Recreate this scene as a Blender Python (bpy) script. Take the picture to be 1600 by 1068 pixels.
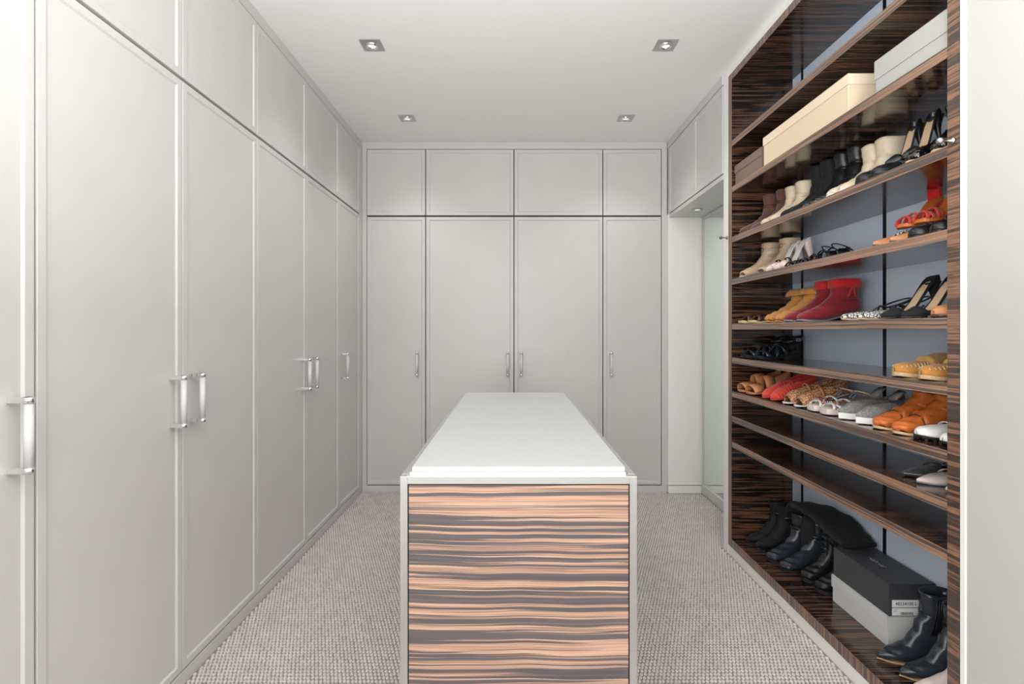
import bpy, math, random
import numpy as np
from mathutils import Vector, Matrix
random.seed(7)
for o in list(bpy.data.objects): bpy.data.objects.remove(o)
C = bpy.context.scene.collection
PI = math.pi
# ------------------------------------------------------------------ camera
F = 800.0                       # focal length in pixels of the 1600x1068 frame
cam = bpy.data.objects.new('camera', bpy.data.cameras.new('camera')); C.objects.link(cam)
cam.location = (0, 0, 1.25); cam.rotation_euler = (PI/2, 0, 0)
cam.data.sensor_width = 36; cam.data.sensor_fit = 'HORIZONTAL'; cam.data.lens = 36*F/1600
cam.data.shift_x = 0.0; cam.data.shift_y = -18.5/1600; cam.data.clip_start = 0.05
bpy.context.scene.camera = cam
# ------------------------------------------------------------------ light
sc = bpy.context.scene
sc.view_settings.view_transform = 'Standard'; sc.view_settings.look = 'None'
sc.view_settings.gamma = 1; sc.view_settings.use_curve_mapping = False
sc.view_settings.exposure = 0.07
wd = bpy.data.worlds.new('world'); sc.world = wd; wd.use_nodes = True
wd.node_tree.nodes['Background'].inputs[0].default_value = (0.86, 0.93, 1.0, 1)
wd.node_tree.nodes['Background'].inputs[1].default_value = 1.0
def area(name, loc, rot, sx, sy, watts, col):
    l = bpy.data.lights.new(name, 'AREA'); l.shape = 'RECTANGLE'; l.size = sx; l.size_y = sy
    l.energy = watts; l.color = col
    o = bpy.data.objects.new(name, l); C.objects.link(o); o.location = loc; o.rotation_euler = rot
    return o
area('daylight_rear_window', (-0.1, -2.56, 1.35), (PI/2, 0, 0), 2.6, 2.0, 44, (1.0, 1.0, 1.0))
XFILL = -1.175
fill_l = area('added_left_fill', (XFILL, -0.85, 1.33), (0, 0, 0), 1.7, 1.75, 38, (1.0, 1.0, 1.0))  # added soft fill from the left, brightens the right wall and shelving
fill_l.rotation_euler = Vector((1.0, 0.0, 0.0)).to_track_quat('-Z', 'Y').to_euler()
area('added_ceiling_bounce', (0.0, -0.5, 1.30), (PI, 0, 0), 1.5, 1.5, 114, (1.0, 1.0, 1.0))  # added upward fill behind the camera to brighten the ceiling
CEIL = 2.703
LAMPS = [(-0.713, 2.61), (0.783, 2.61), (-0.717, 3.51), (0.779, 3.51)]
for (lx, ly) in LAMPS:
    l = bpy.data.lights.new('downlight_beam', 'SPOT'); l.energy = 17; l.spot_size = 2.0; l.spot_blend = 0.9
    l.shadow_soft_size = 0.03; l.color = (1.0, 0.98, 0.95)
    o = bpy.data.objects.new('downlight_beam', l); C.objects.link(o); o.location = (lx, ly, CEIL-0.012)
# ------------------------------------------------------------------ helpers
def srgb(r, g, b):
    f = lambda c: (c/255/12.92) if c/255 <= 0.04045 else ((c/255+0.055)/1.055)**2.4
    return (f(r), f(g), f(b), 1)
class MB:
    def __init__(s): s.v = []; s.f = []; s.m = []; s.sm = []
    def add(s, vs, fs, mi=0, smooth=False):
        b = len(s.v); s.v += [tuple(v) for v in vs]
        for f in fs: s.f.append(tuple(b+i for i in f)); s.m.append(mi); s.sm.append(smooth)
        return s
    def box(s, x0, x1, y0, y1, z0, z1, mi=0, bev=0.0):
        if x0 > x1: x0, x1 = x1, x0
        if y0 > y1: y0, y1 = y1, y0
        if z0 > z1: z0, z1 = z1, z0
        if bev <= 0:
            vs = [(x, y, z) for x in (x0, x1) for y in (y0, y1) for z in (z0, z1)]
            return s.add(vs, [(0,1,3,2),(4,6,7,5),(0,4,5,1),(2,3,7,6),(0,2,6,4),(1,5,7,3)], mi)
        b = bev; X = (x0, x1); Y = (y0, y1); Z = (z0, z1); vs = []; id = {}
        for i in (0,1):
            for j in (0,1):
                for k in (0,1):
                    sx, sy, sz = (1-2*i)*b, (1-2*j)*b, (1-2*k)*b
                    for a in range(3):
                        p = [X[i]+sx, Y[j]+sy, Z[k]+sz]; p[a] = (X[i], Y[j], Z[k])[a]
                        id[(i,j,k,a)] = len(vs); vs.append(p)
        fs = []
        for i in (0,1): fs.append([id[(i,0,0,0)], id[(i,1,0,0)], id[(i,1,1,0)], id[(i,0,1,0)]])
        for j in (0,1): fs.append([id[(0,j,0,1)], id[(1,j,0,1)], id[(1,j,1,1)], id[(0,j,1,1)]])
        for k in (0,1): fs.append([id[(0,0,k,2)], id[(1,0,k,2)], id[(1,1,k,2)], id[(0,1,k,2)]])
        for i in (0,1):
            for j in (0,1): fs.append([id[(i,j,0,0)], id[(i,j,1,0)], id[(i,j,1,1)], id[(i,j,0,1)]])
        for i in (0,1):
            for k in (0,1): fs.append([id[(i,0,k,0)], id[(i,1,k,0)], id[(i,1,k,2)], id[(i,0,k,2)]])
        for j in (0,1):
            for k in (0,1): fs.append([id[(0,j,k,1)], id[(1,j,k,1)], id[(1,j,k,2)], id[(0,j,k,2)]])
        for i in (0,1):
            for j in (0,1):
                for k in (0,1): fs.append([id[(i,j,k,0)], id[(i,j,k,1)], id[(i,j,k,2)]])
        return s.add(vs, fs, mi)
    def rings(s, R, mi=0, smooth=True, closed=True, cap0=False, cap1=False, alt=None):
        n = len(R[0]); vs = [p for r in R for p in r]; b = len(s.v); s.v += [tuple(v) for v in vs]
        for i in range(len(R)-1):
            for j in range(n if closed else n-1):
                k = (j+1) % n
                s.f.append((b+i*n+j, b+i*n+k, b+(i+1)*n+k, b+(i+1)*n+j))
                s.m.append(mi if alt is None else alt(i, j)); s.sm.append(smooth)
        if cap0: s.f.append(tuple(b+j for j in range(n))); s.m.append(mi); s.sm.append(False)
        if cap1: s.f.append(tuple(b+(len(R)-1)*n+j for j in range(n))); s.m.append(mi); s.sm.append(False)
        return s
    def tube(s, pts, r, n=6, mi=0, cap=True, alt=None):
        pts = [Vector(p) for p in pts]; R = []; up = Vector((0.13, 0.21, 0.97)).normalized()
        for i, p in enumerate(pts):
            t = (pts[min(i+1, len(pts)-1)] - pts[max(i-1, 0)])
            t = t.normalized() if t.length > 1e-9 else Vector((1,0,0))
            a = t.cross(up)
            if a.length < 0.05: a = t.cross(Vector((1,0,0)))
            a.normalize(); c = a.cross(t)
            rr = r[i] if isinstance(r, (list, tuple)) else r
            R.append([p + (a*math.cos(2*PI*k/n) + c*math.sin(2*PI*k/n))*rr for k in range(n)])
        return s.rings(R, mi, True, True, cap, cap, alt)
    def cyl(s, p0, p1, r, n=20, mi=0, r1=None):
        return s.tube([p0, p1], [r, r if r1 is None else r1], n, mi)
    def band(s, pts, nrm, wid, th, mi=0, alt=None):
        # flat strip: pts centre line, nrm outward normals, wid width vectors (unit)*half width
        R = []
        for p, q, w in zip(pts, nrm, wid):
            p = Vector(p); q = Vector(q)*th; w = Vector(w)
            R.append([p-w, p+w, p+w+q, p-w+q])
        return s.rings(R, mi, True, True, True, True, alt)
    def build(s, name, mats, parent=None, world=False, bevel=0, recalc=True, auto=None):
        me = bpy.data.meshes.new(name)
        off = Vector((0,0,0))
        if world and parent is not None:
            p = parent
            while p is not None: off += Vector(p.location); p = p.parent
        me.from_pydata([tuple(Vector(v)-off) for v in s.v], [], s.f)
        if not isinstance(mats, (list, tuple)): mats = [mats]
        for m in mats: me.materials.append(m)
        me.polygons.foreach_set('material_index', s.m); me.polygons.foreach_set('use_smooth', s.sm)
        if recalc:
            import bmesh
            bm = bmesh.new(); bm.from_mesh(me); bmesh.ops.remove_doubles(bm, verts=bm.verts, dist=1e-5)
            bmesh.ops.recalc_face_normals(bm, faces=bm.faces); bm.to_mesh(me); bm.free()
        me.update()
        o = bpy.data.objects.new(name, me); C.objects.link(o)
        if parent is not None: o.parent = parent
        return o
def tag(o, label=None, cat=None, group=None, kind=None):
    if label: o['label'] = label
    if cat: o['category'] = cat
    if group: o['group'] = group
    if kind: o['kind'] = kind
    return o
def empty(name, loc, label, cat, group=None, rz=0):
    o = bpy.data.objects.new(name, None); C.objects.link(o); o.location = loc; o.rotation_euler = (0, 0, rz)
    o.empty_display_size = 0.05
    return tag(o, label, cat, group)
def struct(name, mb, m, label=None, cat='structure'):
    o = mb.build(name, m); o['kind'] = 'structure'
    if label: o['label'] = label; o['category'] = cat
    return o
# ------------------------------------------------------------------ materials
def newmat(name):
    m = bpy.data.materials.new(name); m.use_nodes = True
    return m, m.node_tree.nodes, m.node_tree.links, m.node_tree.nodes['Principled BSDF']
def noise(N, L, coord, scale, detail=3, rough=0.55, vec=None, dist=0.0):
    mp = N.new('ShaderNodeMapping'); L.new(coord, mp.inputs[0])
    mp.inputs['Scale'].default_value = scale if isinstance(scale, (tuple, list)) else (scale,)*3
    n = N.new('ShaderNodeTexNoise'); n.inputs['Scale'].default_value = 1.0
    n.inputs['Detail'].default_value = detail; n.inputs['Roughness'].default_value = rough
    n.inputs['Distortion'].default_value = dist
    L.new(mp.outputs[0], n.inputs['Vector']); return n
def plain(name, col, rough=0.5, metal=0.0, bump=0.0, bscale=80, spec=0.5, var=0.0, sheen=0.0, coat=0.0, vscale=6):
    m, N, L, P = newmat(name); c = srgb(*col)
    P.inputs['Roughness'].default_value = rough; P.inputs['Metallic'].default_value = metal
    P.inputs['Specular IOR Level'].default_value = spec
    P.inputs['Sheen Weight'].default_value = sheen; P.inputs['Coat Weight'].default_value = coat
    P.inputs['Coat Roughness'].default_value = 0.08
    tc = N.new('ShaderNodeTexCoord').outputs['Object']
    n = noise(N, L, tc, vscale, 3)
    r = N.new('ShaderNodeValToRGB'); L.new(n.outputs[0], r.inputs[0])
    v = var
    r.color_ramp.elements[0].position = 0.3; r.color_ramp.elements[1].position = 0.7
    r.color_ramp.elements[0].color = tuple(min(1, x*(1-v)) for x in c[:3])+(1,)
    r.color_ramp.elements[1].color = tuple(min(1, x*(1+v)) for x in c[:3])+(1,)
    L.new(r.outputs[0], P.inputs['Base Color'])
    if bump > 0:
        nb = noise(N, L, tc, bscale, 4)
        b = N.new('ShaderNodeBump'); b.inputs['Strength'].default_value = bump; b.inputs['Distance'].default_value = 0.004
        L.new(nb.outputs[0], b.inputs['Height']); L.new(b.outputs[0], P.inputs['Normal'])
    return m
def veneer(name, axis, light, dark, rough=0.2, coat=0.3, freq=34, along=0.9, cover=0.5, spec=0.5, warp=0.02):
    """striped macassar ebony: fine light and brown lines crossed by crisp dark bands, all stretched along one axis"""
    m, N, L, P = newmat(name)
    tc = N.new('ShaderNodeTexCoord').outputs['Object']
    w = noise(N, L, tc, (2.2, 2.2, 2.2), 2)                     # gentle waviness of the figure
    ma = N.new('ShaderNodeVectorMath'); ma.operation = 'MULTIPLY_ADD'
    L.new(w.outputs['Color'], ma.inputs[0]); k = [0.0]*3; k[2 if axis != 2 else 1] = warp
    ma.inputs[1].default_value = k; L.new(tc, ma.inputs[2])
    def st(f, a, det=1, rg=.5):
        q = [f]*3; q[axis] = a; return noise(N, L, ma.outputs[0], q, det, rg).outputs[0]
    def mth(op, a, b):
        q = N.new('ShaderNodeMath'); q.operation = op
        for i_, t in enumerate((a, b)):
            if isinstance(t, (int, float)): q.inputs[i_].default_value = t
            else: L.new(t, q.inputs[i_])
        return q.outputs[0]
    def ramp(fac, stops):
        r = N.new('ShaderNodeValToRGB'); L.new(fac, r.inputs[0]); e = r.color_ramp.elements
        e[0].position, e[0].color = stops[0][0], stops[0][1]; e[1].position, e[1].color = stops[-1][0], stops[-1][1]
        for p, c in stops[1:-1]: q = e.new(p); q.color = c
        return r.outputs[0]
    fine = st(freq*3.6, along*1.5, 2, .6); mid = st(freq*1.25, along*1.1); big = st(freq*.5, along*.7)
    cl = ramp(fine, [(0.38, srgb(*light[1])), (0.47, srgb(*light[0])), (0.53, srgb(*light[0])), (0.60, srgb(*light[1]))])
    cd = ramp(fine, [(0.35, srgb(*dark[0])), (0.65, srgb(*dark[1]))])
    f = mth('ADD', mth('MULTIPLY', mid, .76), mth('MULTIPLY', big, .24))
    f = mth('ADD', f, mth('MULTIPLY', mth('SUBTRACT', fine, .5), .42))
    t = .5+(.5-cover)*.22
    mk = ramp(f, [(t-.012, (0, 0, 0, 1)), (t+.012, (1, 1, 1, 1))])
    mx = N.new('ShaderNodeMix'); mx.data_type = 'RGBA'
    L.new(mk, mx.inputs['Factor']); L.new(cl, mx.inputs['A']); L.new(cd, mx.inputs['B'])
    L.new(mx.outputs['Result'], P.inputs['Base Color'])
    P.inputs['Roughness'].default_value = rough; P.inputs['Coat Weight'].default_value = coat
    P.inputs['Coat Roughness'].default_value = 0.06; P.inputs['Specular IOR Level'].default_value = spec
    return m
M = {}
M['paint'] = plain('satin_greige_paint', (207, 205, 203), 0.32, var=0.015, bump=0.02, bscale=300)
M['gap_shade'] = plain('gap_shade_interior', (60, 58, 55), 0.6)  # carcass darkened so the shade in the door gaps is in its colour
M['wall'] = plain('white_wall_paint', (190, 189, 186), 0.7, bump=0.02, bscale=200)
M['ceil'] = plain('ceiling_paint', (246, 246, 244), 0.8, bump=0.02, bscale=150)
M['white_trim'] = plain('white_trim', (238, 237, 232), 0.4)
ILT, IDK = ((198, 160, 136), (146, 114, 98)), ((78, 75, 78), (100, 90, 90))
DLT, DDK = ((112, 78, 58), (66, 46, 37)), ((18, 15, 14), (34, 27, 25))  # shelving veneer, dark wood with some interior shade put into the colour
ELT, EDK = ((166, 130, 106), (122, 94, 78)), ((78, 68, 64), (100, 84, 76))
M['ven_island'] = veneer('macassar_island', 0, ILT, IDK, 0.35, 0.15, 84, 0.9, .53, warp=.03)
M['ven_x'] = veneer('macassar_dark_grain_across', 0, DLT, DDK, 0.18, 0.35, 80, 2.4, .56)
M['ven_edge_y'] = veneer('macassar_edge_grain_along', 1, ELT, EDK, 0.3, 0.2, 110, 0.9, .45)
M['ven_edge_z'] = veneer('macassar_edge_grain_upright', 2, ELT, EDK, 0.3, 0.2, 90, 1.0, .50)
M['ven_edge_h'] = veneer('macassar_edge_grain_level', 1, ((150, 112, 88), (108, 80, 66)), ((62, 54, 50), (84, 70, 62)), 0.3, 0.2, 80, 3.0, .52)
M['blue'] = plain('pale_blue_back_panel', (220, 233, 250), 0.35, spec=0.4)
M['track'] = plain('black_shelf_track', (14, 14, 15), 0.45, 0.3)
M['chrome'] = plain('polished_chrome', (240, 240, 239), 0.10, 1.0)
M['satin_chrome'] = plain('satin_chrome_frame', (222, 222, 220), 0.26, 0.95)
M['brushed'] = plain('brushed_metal', (196, 196, 194), 0.28, 1.0)
M['counter'] = plain('white_counter', (194, 196, 195), 0.4, coat=0.2)
M['steel'] = plain('dull_steel', (120, 116, 110), 0.35, 1.0)
M['mirror'] = plain('mirror_silver', (226, 234, 230), 0.015, 1.0)
m, N, L, P = newmat('clear_acrylic'); P.inputs['Transmission Weight'].default_value = 0.4; P.inputs['Roughness'].default_value = 0.12; P.inputs['Base Color'].default_value = (.93, .94, .94, 1)
P.inputs['IOR'].default_value = 1.49; M['acrylic'] = m
m, N, L, P = newmat('lamp_glow'); P.inputs['Emission Color'].default_value = (1, .98, .94, 1); P.inputs['Emission Strength'].default_value = 0.9
P.inputs['Base Color'].default_value = (.8, .8, .8, 1); M['lamp'] = m
# carpet: backing and looped pile
M['carpet'] = plain('carpet_backing', (140, 133, 129), 0.95, bump=0.6, bscale=240, var=0.08, vscale=60)
M['loops'] = plain('carpet_loop_yarn', (204, 198, 194), 0.95, var=0.10, vscale=14, bump=0.4, bscale=900)

# ------------------------------------------------------------------ room shell
XL, XR, YB = -1.158, 1.210, 3.96
XBK = 1.545                                   # back panel of the shoe shelving
struct('floor', MB().box(-1.9, 2.2, -2.7, 4.7, -0.10, 0.0), M['carpet'])
struct('ceiling', MB().box(-1.9, 2.2, -2.7, 4.7, CEIL, CEIL+0.1), M['ceil'])
struct('wall_left', MB().box(-1.9, -1.80, -2.7, -1.75, 0, CEIL).box(-1.9, -1.80, 0.05, 4.7, 0, CEIL).box(-1.9, -1.80, -1.75, 0.05, 0, 0.42).box(-1.9, -1.80, -1.75, 0.05, 2.25, CEIL).box(-1.80, XL, -2.6, -1.75, 0, CEIL).box(-1.80, XL, 0.05, 0.68, 0, CEIL)
       .box(-1.80, XL, -1.75, 0.05, 0, 0.42).box(-1.80, XL, -1.75, 0.05, 2.25, CEIL), M['wall'])  # opening on the left is made up to hold the added fill
struct('wall_back', MB().box(-1.8, 2.1, 4.60, 4.7, 0, CEIL), M['wall'])
struct('wall_right', MB().box(2.1, 2.2, -2.7, 4.7, 0, CEIL).box(XR, 2.1, -2.6, 1.36, 0, CEIL), M['wall'])
struct('wall_rear', MB().box(-1.8, -1.5, -2.7, -2.6, 0, CEIL).box(1.3, 2.1, -2.7, -2.6, 0, CEIL)
       .box(-1.5, 1.3, -2.7, -2.6, 0, 0.3).box(-1.5, 1.3, -2.7, -2.6, 2.4, CEIL), M['wall'])
wf = MB()
for x0, x1, z0, z1 in ((-1.5, -1.45, .3, 2.4), (1.25, 1.3, .3, 2.4), (-1.5, 1.3, .3, .35), (-1.5, 1.3, 2.35, 2.4), (-0.13, -0.07, .3, 2.4)):
    wf.box(x0, x1, -2.68, -2.62, z0, z1)
struct('window_1', wf, M['white_trim'])
wf = MB()
for y0_, y1_, z0_, z1_ in ((-1.75, -1.71, .42, 2.25), (.01, .05, .42, 2.25), (-1.71, .01, .42, .46), (-1.71, .01, 2.21, 2.25), (-.87, -.83, .46, 2.21)):
    wf.box(-1.26, -1.20, y0_, y1_, z0_, z1_)
struct('added_window_frame', wf, M['white_trim'])  # made-up unseen frame set around the added left fill
# ceiling fascia, plinths, fillers
TZ = 2.650
struct('trim_1', MB().box(XL-0.03, XL, 0.68, YB, TZ, CEIL, 0, .001), M['paint'])
struct('trim_2', MB().box(XL-0.03, 1.198, YB, YB+0.03, TZ, CEIL, 0, .001), M['paint'])
struct('trim_3', MB().box(1.200, 1.24, 2.925, YB, TZ, CEIL, 0, .001), M['paint'])
struct('trim_4', MB().box(XR, 1.30, 1.383, 2.861, 2.666, CEIL, 0, .001), M['white_trim'])
struct('baseboard_left', MB().box(XL-0.03, XL, 0.68, YB, 0, 0.048, 0, .001), M['paint'])
struct('baseboard_back', MB().box(XL, 1.198, YB, YB+0.03, 0, 0.048, 0, .001), M['paint'])
struct('baseboard_right', MB().box(XR, 1.30, 1.383, 2.861, 0, 0.055, 0, .001), M['white_trim'])
struct('trim_5', MB().box(XL, XL+0.034, YB, YB+0.03, 0.048, TZ, 0, .001), M['paint'])       # corner fillers
struct('trim_6', MB().box(1.158, 1.200, YB, YB+0.03, 0.048, TZ, 0, .001), M['paint'])
struct('trim_7', MB().box(XL-0.03, XL, 3.895, YB, 0.048, TZ, 0, .001), M['paint'])
struct('trim_8', MB().box(XR-0.002, XR+0.05, 2.861, 2.925, 0, CEIL, 0, .002), M['white_trim'])  # shelving end panel
struct('trim_9', MB().box(XR-0.004, XR+0.05, 1.362, 1.380, 0, CEIL, 0, .002), M['white_trim'])
struct('trim_10', MB().box(1.2045, 1.24, 3.927, YB, 2.112, TZ), M['paint'])
# niche with mirror
struct('wall_niche', MB().box(1.20, 1.52, 3.93, 4.6, 0.062, 2.14).box(1.20, 1.52, 3.925, 4.6, 0, 0.056)
       .box(1.49, 1.56, 2.94, 3.93, 0, 2.14), M['white_trim'])
struct('wall_shelving_end', MB().box(1.26, 1.56, 2.862, 2.94, 0, CEIL), M['paint'])
mf = empty('mirror', (1.454, 3.43, 0), 'tall frameless wall mirror in the white niche beside the shoe shelves', 'mirror')
MB().box(1.462, 1.470, 2.95, 3.905, 0.075, 2.09).build('glass', M['mirror'], mf, True)
b = MB().box(1.452, 1.488, 2.945, 3.925, 0.0, 0.075, 0, .002).box(1.456, 1.488, 3.905, 3.925, 0.075, 2.11, 0, .002).box(1.456, 1.488, 2.945, 2.955, .075, 2.11).box(1.456, 1.488, 2.955, 3.905, 2.09, 2.11)
tag(b.build('frame', M['paint'], mf, True), 'white frame and bottom rail')

# looped carpet pile (real geometry, one object)
def loops():
    px, py = 0.0142, 0.0185
    cs = []
    j = 0; y = 0.75
    while y < 3.955:
        x0 = XL + 0.008 + (0.5*px if j % 2 else 0)
        xs = np.arange(x0, 1.448 if y > 2.94 and y < 3.91 else 1.203, px)
        if y > 3.91: xs = xs[xs < 1.19]
        if 1.34 < y < 3.03: xs = xs[(xs < -0.318) | (xs > 0.318)]
        cs += [(x, y) for x in xs]; y += py; j += 1
    cs = np.array(cs); n = len(cs); rng = np.random.default_rng(3)
    cs = cs + rng.normal(0, 0.0006, cs.shape)
    k = 6; a = np.arange(k)*2*PI/k
    base = np.concatenate([np.stack([0.0066*np.cos(a), 0.0088*np.sin(a), 0*a], 1),
                           np.stack([0.0046*np.cos(a), 0.0060*np.sin(a), 0*a+0.0042], 1), [[0, 0, 0.0056]]])
    hs = rng.uniform(0.75, 1.15, n)
    V = base[None]*np.stack([np.ones(n), np.ones(n), hs], 1)[:, None, :] + np.concatenate([cs, np.zeros((n, 1))], 1)[:, None, :]
    fq = [(i, (i+1) % k, k+(i+1) % k, k+i) for i in range(k)]; ft = [(k+i, k+(i+1) % k, 2*k) for i in range(k)]
    nv = 2*k+1
    offs = (np.arange(n)*nv)[:, None, None]
    Q = (np.array(fq)[None]+offs).reshape(-1, 4); T = (np.array(ft)[None]+offs).reshape(-1, 3)
    me = bpy.data.meshes.new('carpet_pile')
    me.vertices.add(n*nv); me.vertices.foreach_set('co', V.reshape(-1).astype(np.float32))
    me.loops.add(Q.size+T.size); me.loops.foreach_set('vertex_index', np.concatenate([Q.reshape(-1), T.reshape(-1)]).astype(np.int32))
    npoly = len(Q)+len(T); me.polygons.add(npoly)
    st = np.concatenate([np.arange(len(Q))*4, Q.size+np.arange(len(T))*3]).astype(np.int32)
    me.polygons.foreach_set('loop_start', st)
    me.polygons.foreach_set('use_smooth', np.ones(npoly, bool))
    me.update(calc_edges=True); me.validate()
    me.materials.append(M['loops'])
    o = bpy.data.objects.new('carpet_pile', me); C.objects.link(o)
    tag(o, 'beige grey looped carpet pile covering the dressing room floor', 'carpet', kind='stuff')
loops()

# ------------------------------------------------------------------ wardrobes
GAPZ = 2.1315
def door_mb(T, u0, u1, v0, v1, bd=0.024, dp=0.005, bv=0.006, th=0.02):
    """door with a slightly sunk flat field inside a narrow raised border; T maps (u, v, n) to the world"""
    mb = MB(); rg = []
    e = 0.0012
    for (i, n) in ((0, -th), (0, -e), (e, 0), (bd, 0), (bd+bv, -dp)):
        rg.append([T(u0+i, v0+i, n), T(u1-i, v0+i, n), T(u1-i, v1-i, n), T(u0+i, v1-i, n)])
    mb.rings(rg, 0, False, True, True, True); return mb
def handle(T, door, u, z0, z1):
    b = MB(); r = 0.0095; so = 0.040
    def tb(u0, u1, v0, v1, n0, n1, mi):
        p = [T(a, c, d) for a in (u0, u1) for c in (v0, v1) for d in (n0, n1)]
        xs, ys, zs = zip(*p); b.box(min(xs), max(xs), min(ys), max(ys), min(zs), max(zs), mi, 0.0012)
    for zz in (z0, z1-0.014):
        b = MB(); tb(u-0.009, u+0.009, zz, zz+0.014, -0.004, so+0.004, 0)
        p0 = Vector(T(u, zz, so)); p1 = Vector(T(u, zz+0.014, so)); b.cyl(p0, p1, r+0.0015, 20)
        b.build('handle_post', M['chrome'], door, True)
    b = MB(); b.cyl(Vector(T(u, z0+0.014, so)), Vector(T(u, z1-0.014, so)), r, 20)
    b.build('handle_rod', M['acrylic'], door, True)
g = 0.0016
def cabinet(name, T, edges, v0, v1, label, cat, group, handles=(), hz=(0.918, 1.095), body=None, depth=0.60):
    gg = 0.0034 if T is TBk else g
    c = T((edges[0]+edges[-1])/2, v0, -depth/2)
    root = empty(name, c, label, cat, group)
    p = [T(u, v, n) for u in (edges[0], edges[-1]) for v in (v0, v1) for n in (-depth, -0.055)]
    xs, ys, zs = zip(*p)
    MB().box(min(xs), max(xs), min(ys), max(ys), min(zs), max(zs)).build('carcass', M['gap_shade'], root, True)
    for i in range(len(edges)-1):
        d = door_mb(T, edges[i]+gg, edges[i+1]-gg, v0, v1).build('door', M['paint'], root, True)
        if i < len(handles) and handles[i] is not None: handle(T, d, handles[i], *hz)
    return root
TLft = lambda u, v, n: (XL+n, u, v)
TBk = lambda u, v, n: (u, YB-n, v)
TRt = lambda u, v, n: (1.204-n, u, v)
ye = [0.690, 1.243, 1.799, 2.328, 2.886, 3.431, 3.892]
LZ = (0.055, GAPZ-0.006); UZ = (GAPZ+0.006, TZ-0.004)
G1, G2 = 'tall greige wardrobes along the left wall', 'greige overhead cupboards along the left wall'
hl = [1.185, 1.745, 1.850, 2.832, 2.938, 3.484]
cabinet('wardrobe', TLft, ye[0:2], *LZ, 'tall greige single-door wardrobe at the far left edge, cut by the frame', 'wardrobe', G1, hl[0:1])
cabinet('wardrobe', TLft, [1.247]+ye[2:4], *LZ, 'tall greige two-door wardrobe on the left wall, nearest complete pair of doors', 'wardrobe', G1, hl[1:3])
cabinet('wardrobe', TLft, ye[3:6], *LZ, 'tall greige two-door wardrobe on the left wall, second pair of doors from the camera', 'wardrobe', G1, hl[3:5])
cabinet('wardrobe', TLft, ye[5:7], *LZ, 'narrow single-door greige wardrobe on the left wall next to the back corner', 'wardrobe', G1, hl[5:6])
for i, (a, n, l) in enumerate(((0, 1, 'overhead cupboard door above the wardrobe cut by the left edge of the photo'),
        (1, 3, 'overhead cupboard with two greige doors above the nearest complete pair of left wardrobe doors'),
        (3, 5, 'overhead cupboard with two greige doors above the second pair of left wardrobe doors'),
        (5, 6, 'narrow overhead cupboard on the left wall touching the back corner'))):
    cabinet('overhead_cupboard', TLft, ye[a:n+1], *UZ, l, 'cupboard', G2)
xe = [-1.124, -0.668, 0.015, 0.703, 1.156]
G3, G4 = 'tall greige wardrobes on the back wall', 'greige overhead cupboards on the back wall'
hzb = (0.900, 1.082)
cabinet('wardrobe', TBk, xe[0:2], *LZ, 'narrow tall wardrobe at the left end of the back wall', 'wardrobe', G3, [-0.728], hzb)
cabinet('wardrobe', TBk, xe[1:4], *LZ, 'wide two-door wardrobe in the middle of the back wall behind the island', 'wardrobe', G3, [-0.034, 0.070], hzb)
cabinet('wardrobe', TBk, xe[3:5], *LZ, 'narrow tall wardrobe at the right end of the back wall', 'wardrobe', G3, [0.762], hzb)
cabinet('overhead_cupboard', TBk, xe[0:2], *UZ, 'small overhead cupboard at the left end of the back wall', 'cupboard', G4)
cabinet('overhead_cupboard', TBk, xe[1:4], *UZ, 'wide overhead cupboard with two doors in the middle of the back wall', 'cupboard', G4)
cabinet('overhead_cupboard', TBk, xe[3:5], *UZ, 'small overhead cupboard at the right end of the back wall', 'cupboard', G4)
oc = cabinet('overhead_cupboard', TRt, [2.929, 3.39, 3.925], 2.146, TZ-0.004, 'overhead cupboard with two doors above the mirror niche on the right', 'cupboard', None, depth=0.34)
tag(MB().box(1.206, 1.50, 2.929, 3.925, 2.112, 2.139, 0, .001).build('soffit', M['paint'], oc, True), 'white underside board')
ring = empty('niche_downlight', (1.324, 3.658, 2.112), 'small round chrome downlight in the soffit over the mirror niche', 'lamp')
def annulus(mb, c, r0, r1, z0, z1, n=28, mi=0):
    R = []
    for (r, z) in ((r0, z1), (r0, z0), (r1, z0), (r1, z1)):
        R.append([(c[0]+r*math.cos(2*PI*k/n), c[1]+r*math.sin(2*PI*k/n), z) for k in range(n)])
    mb.rings(R+[R[0]], mi); return mb
annulus(MB(), (0, 0), 0.020, 0.034, -0.005, 0.0).build('bezel', M['brushed'], ring)
MB().cyl((0, 0, 0), (0, 0, -0.002), 0.020, 20).build('lens', M['lamp'], ring)

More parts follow.
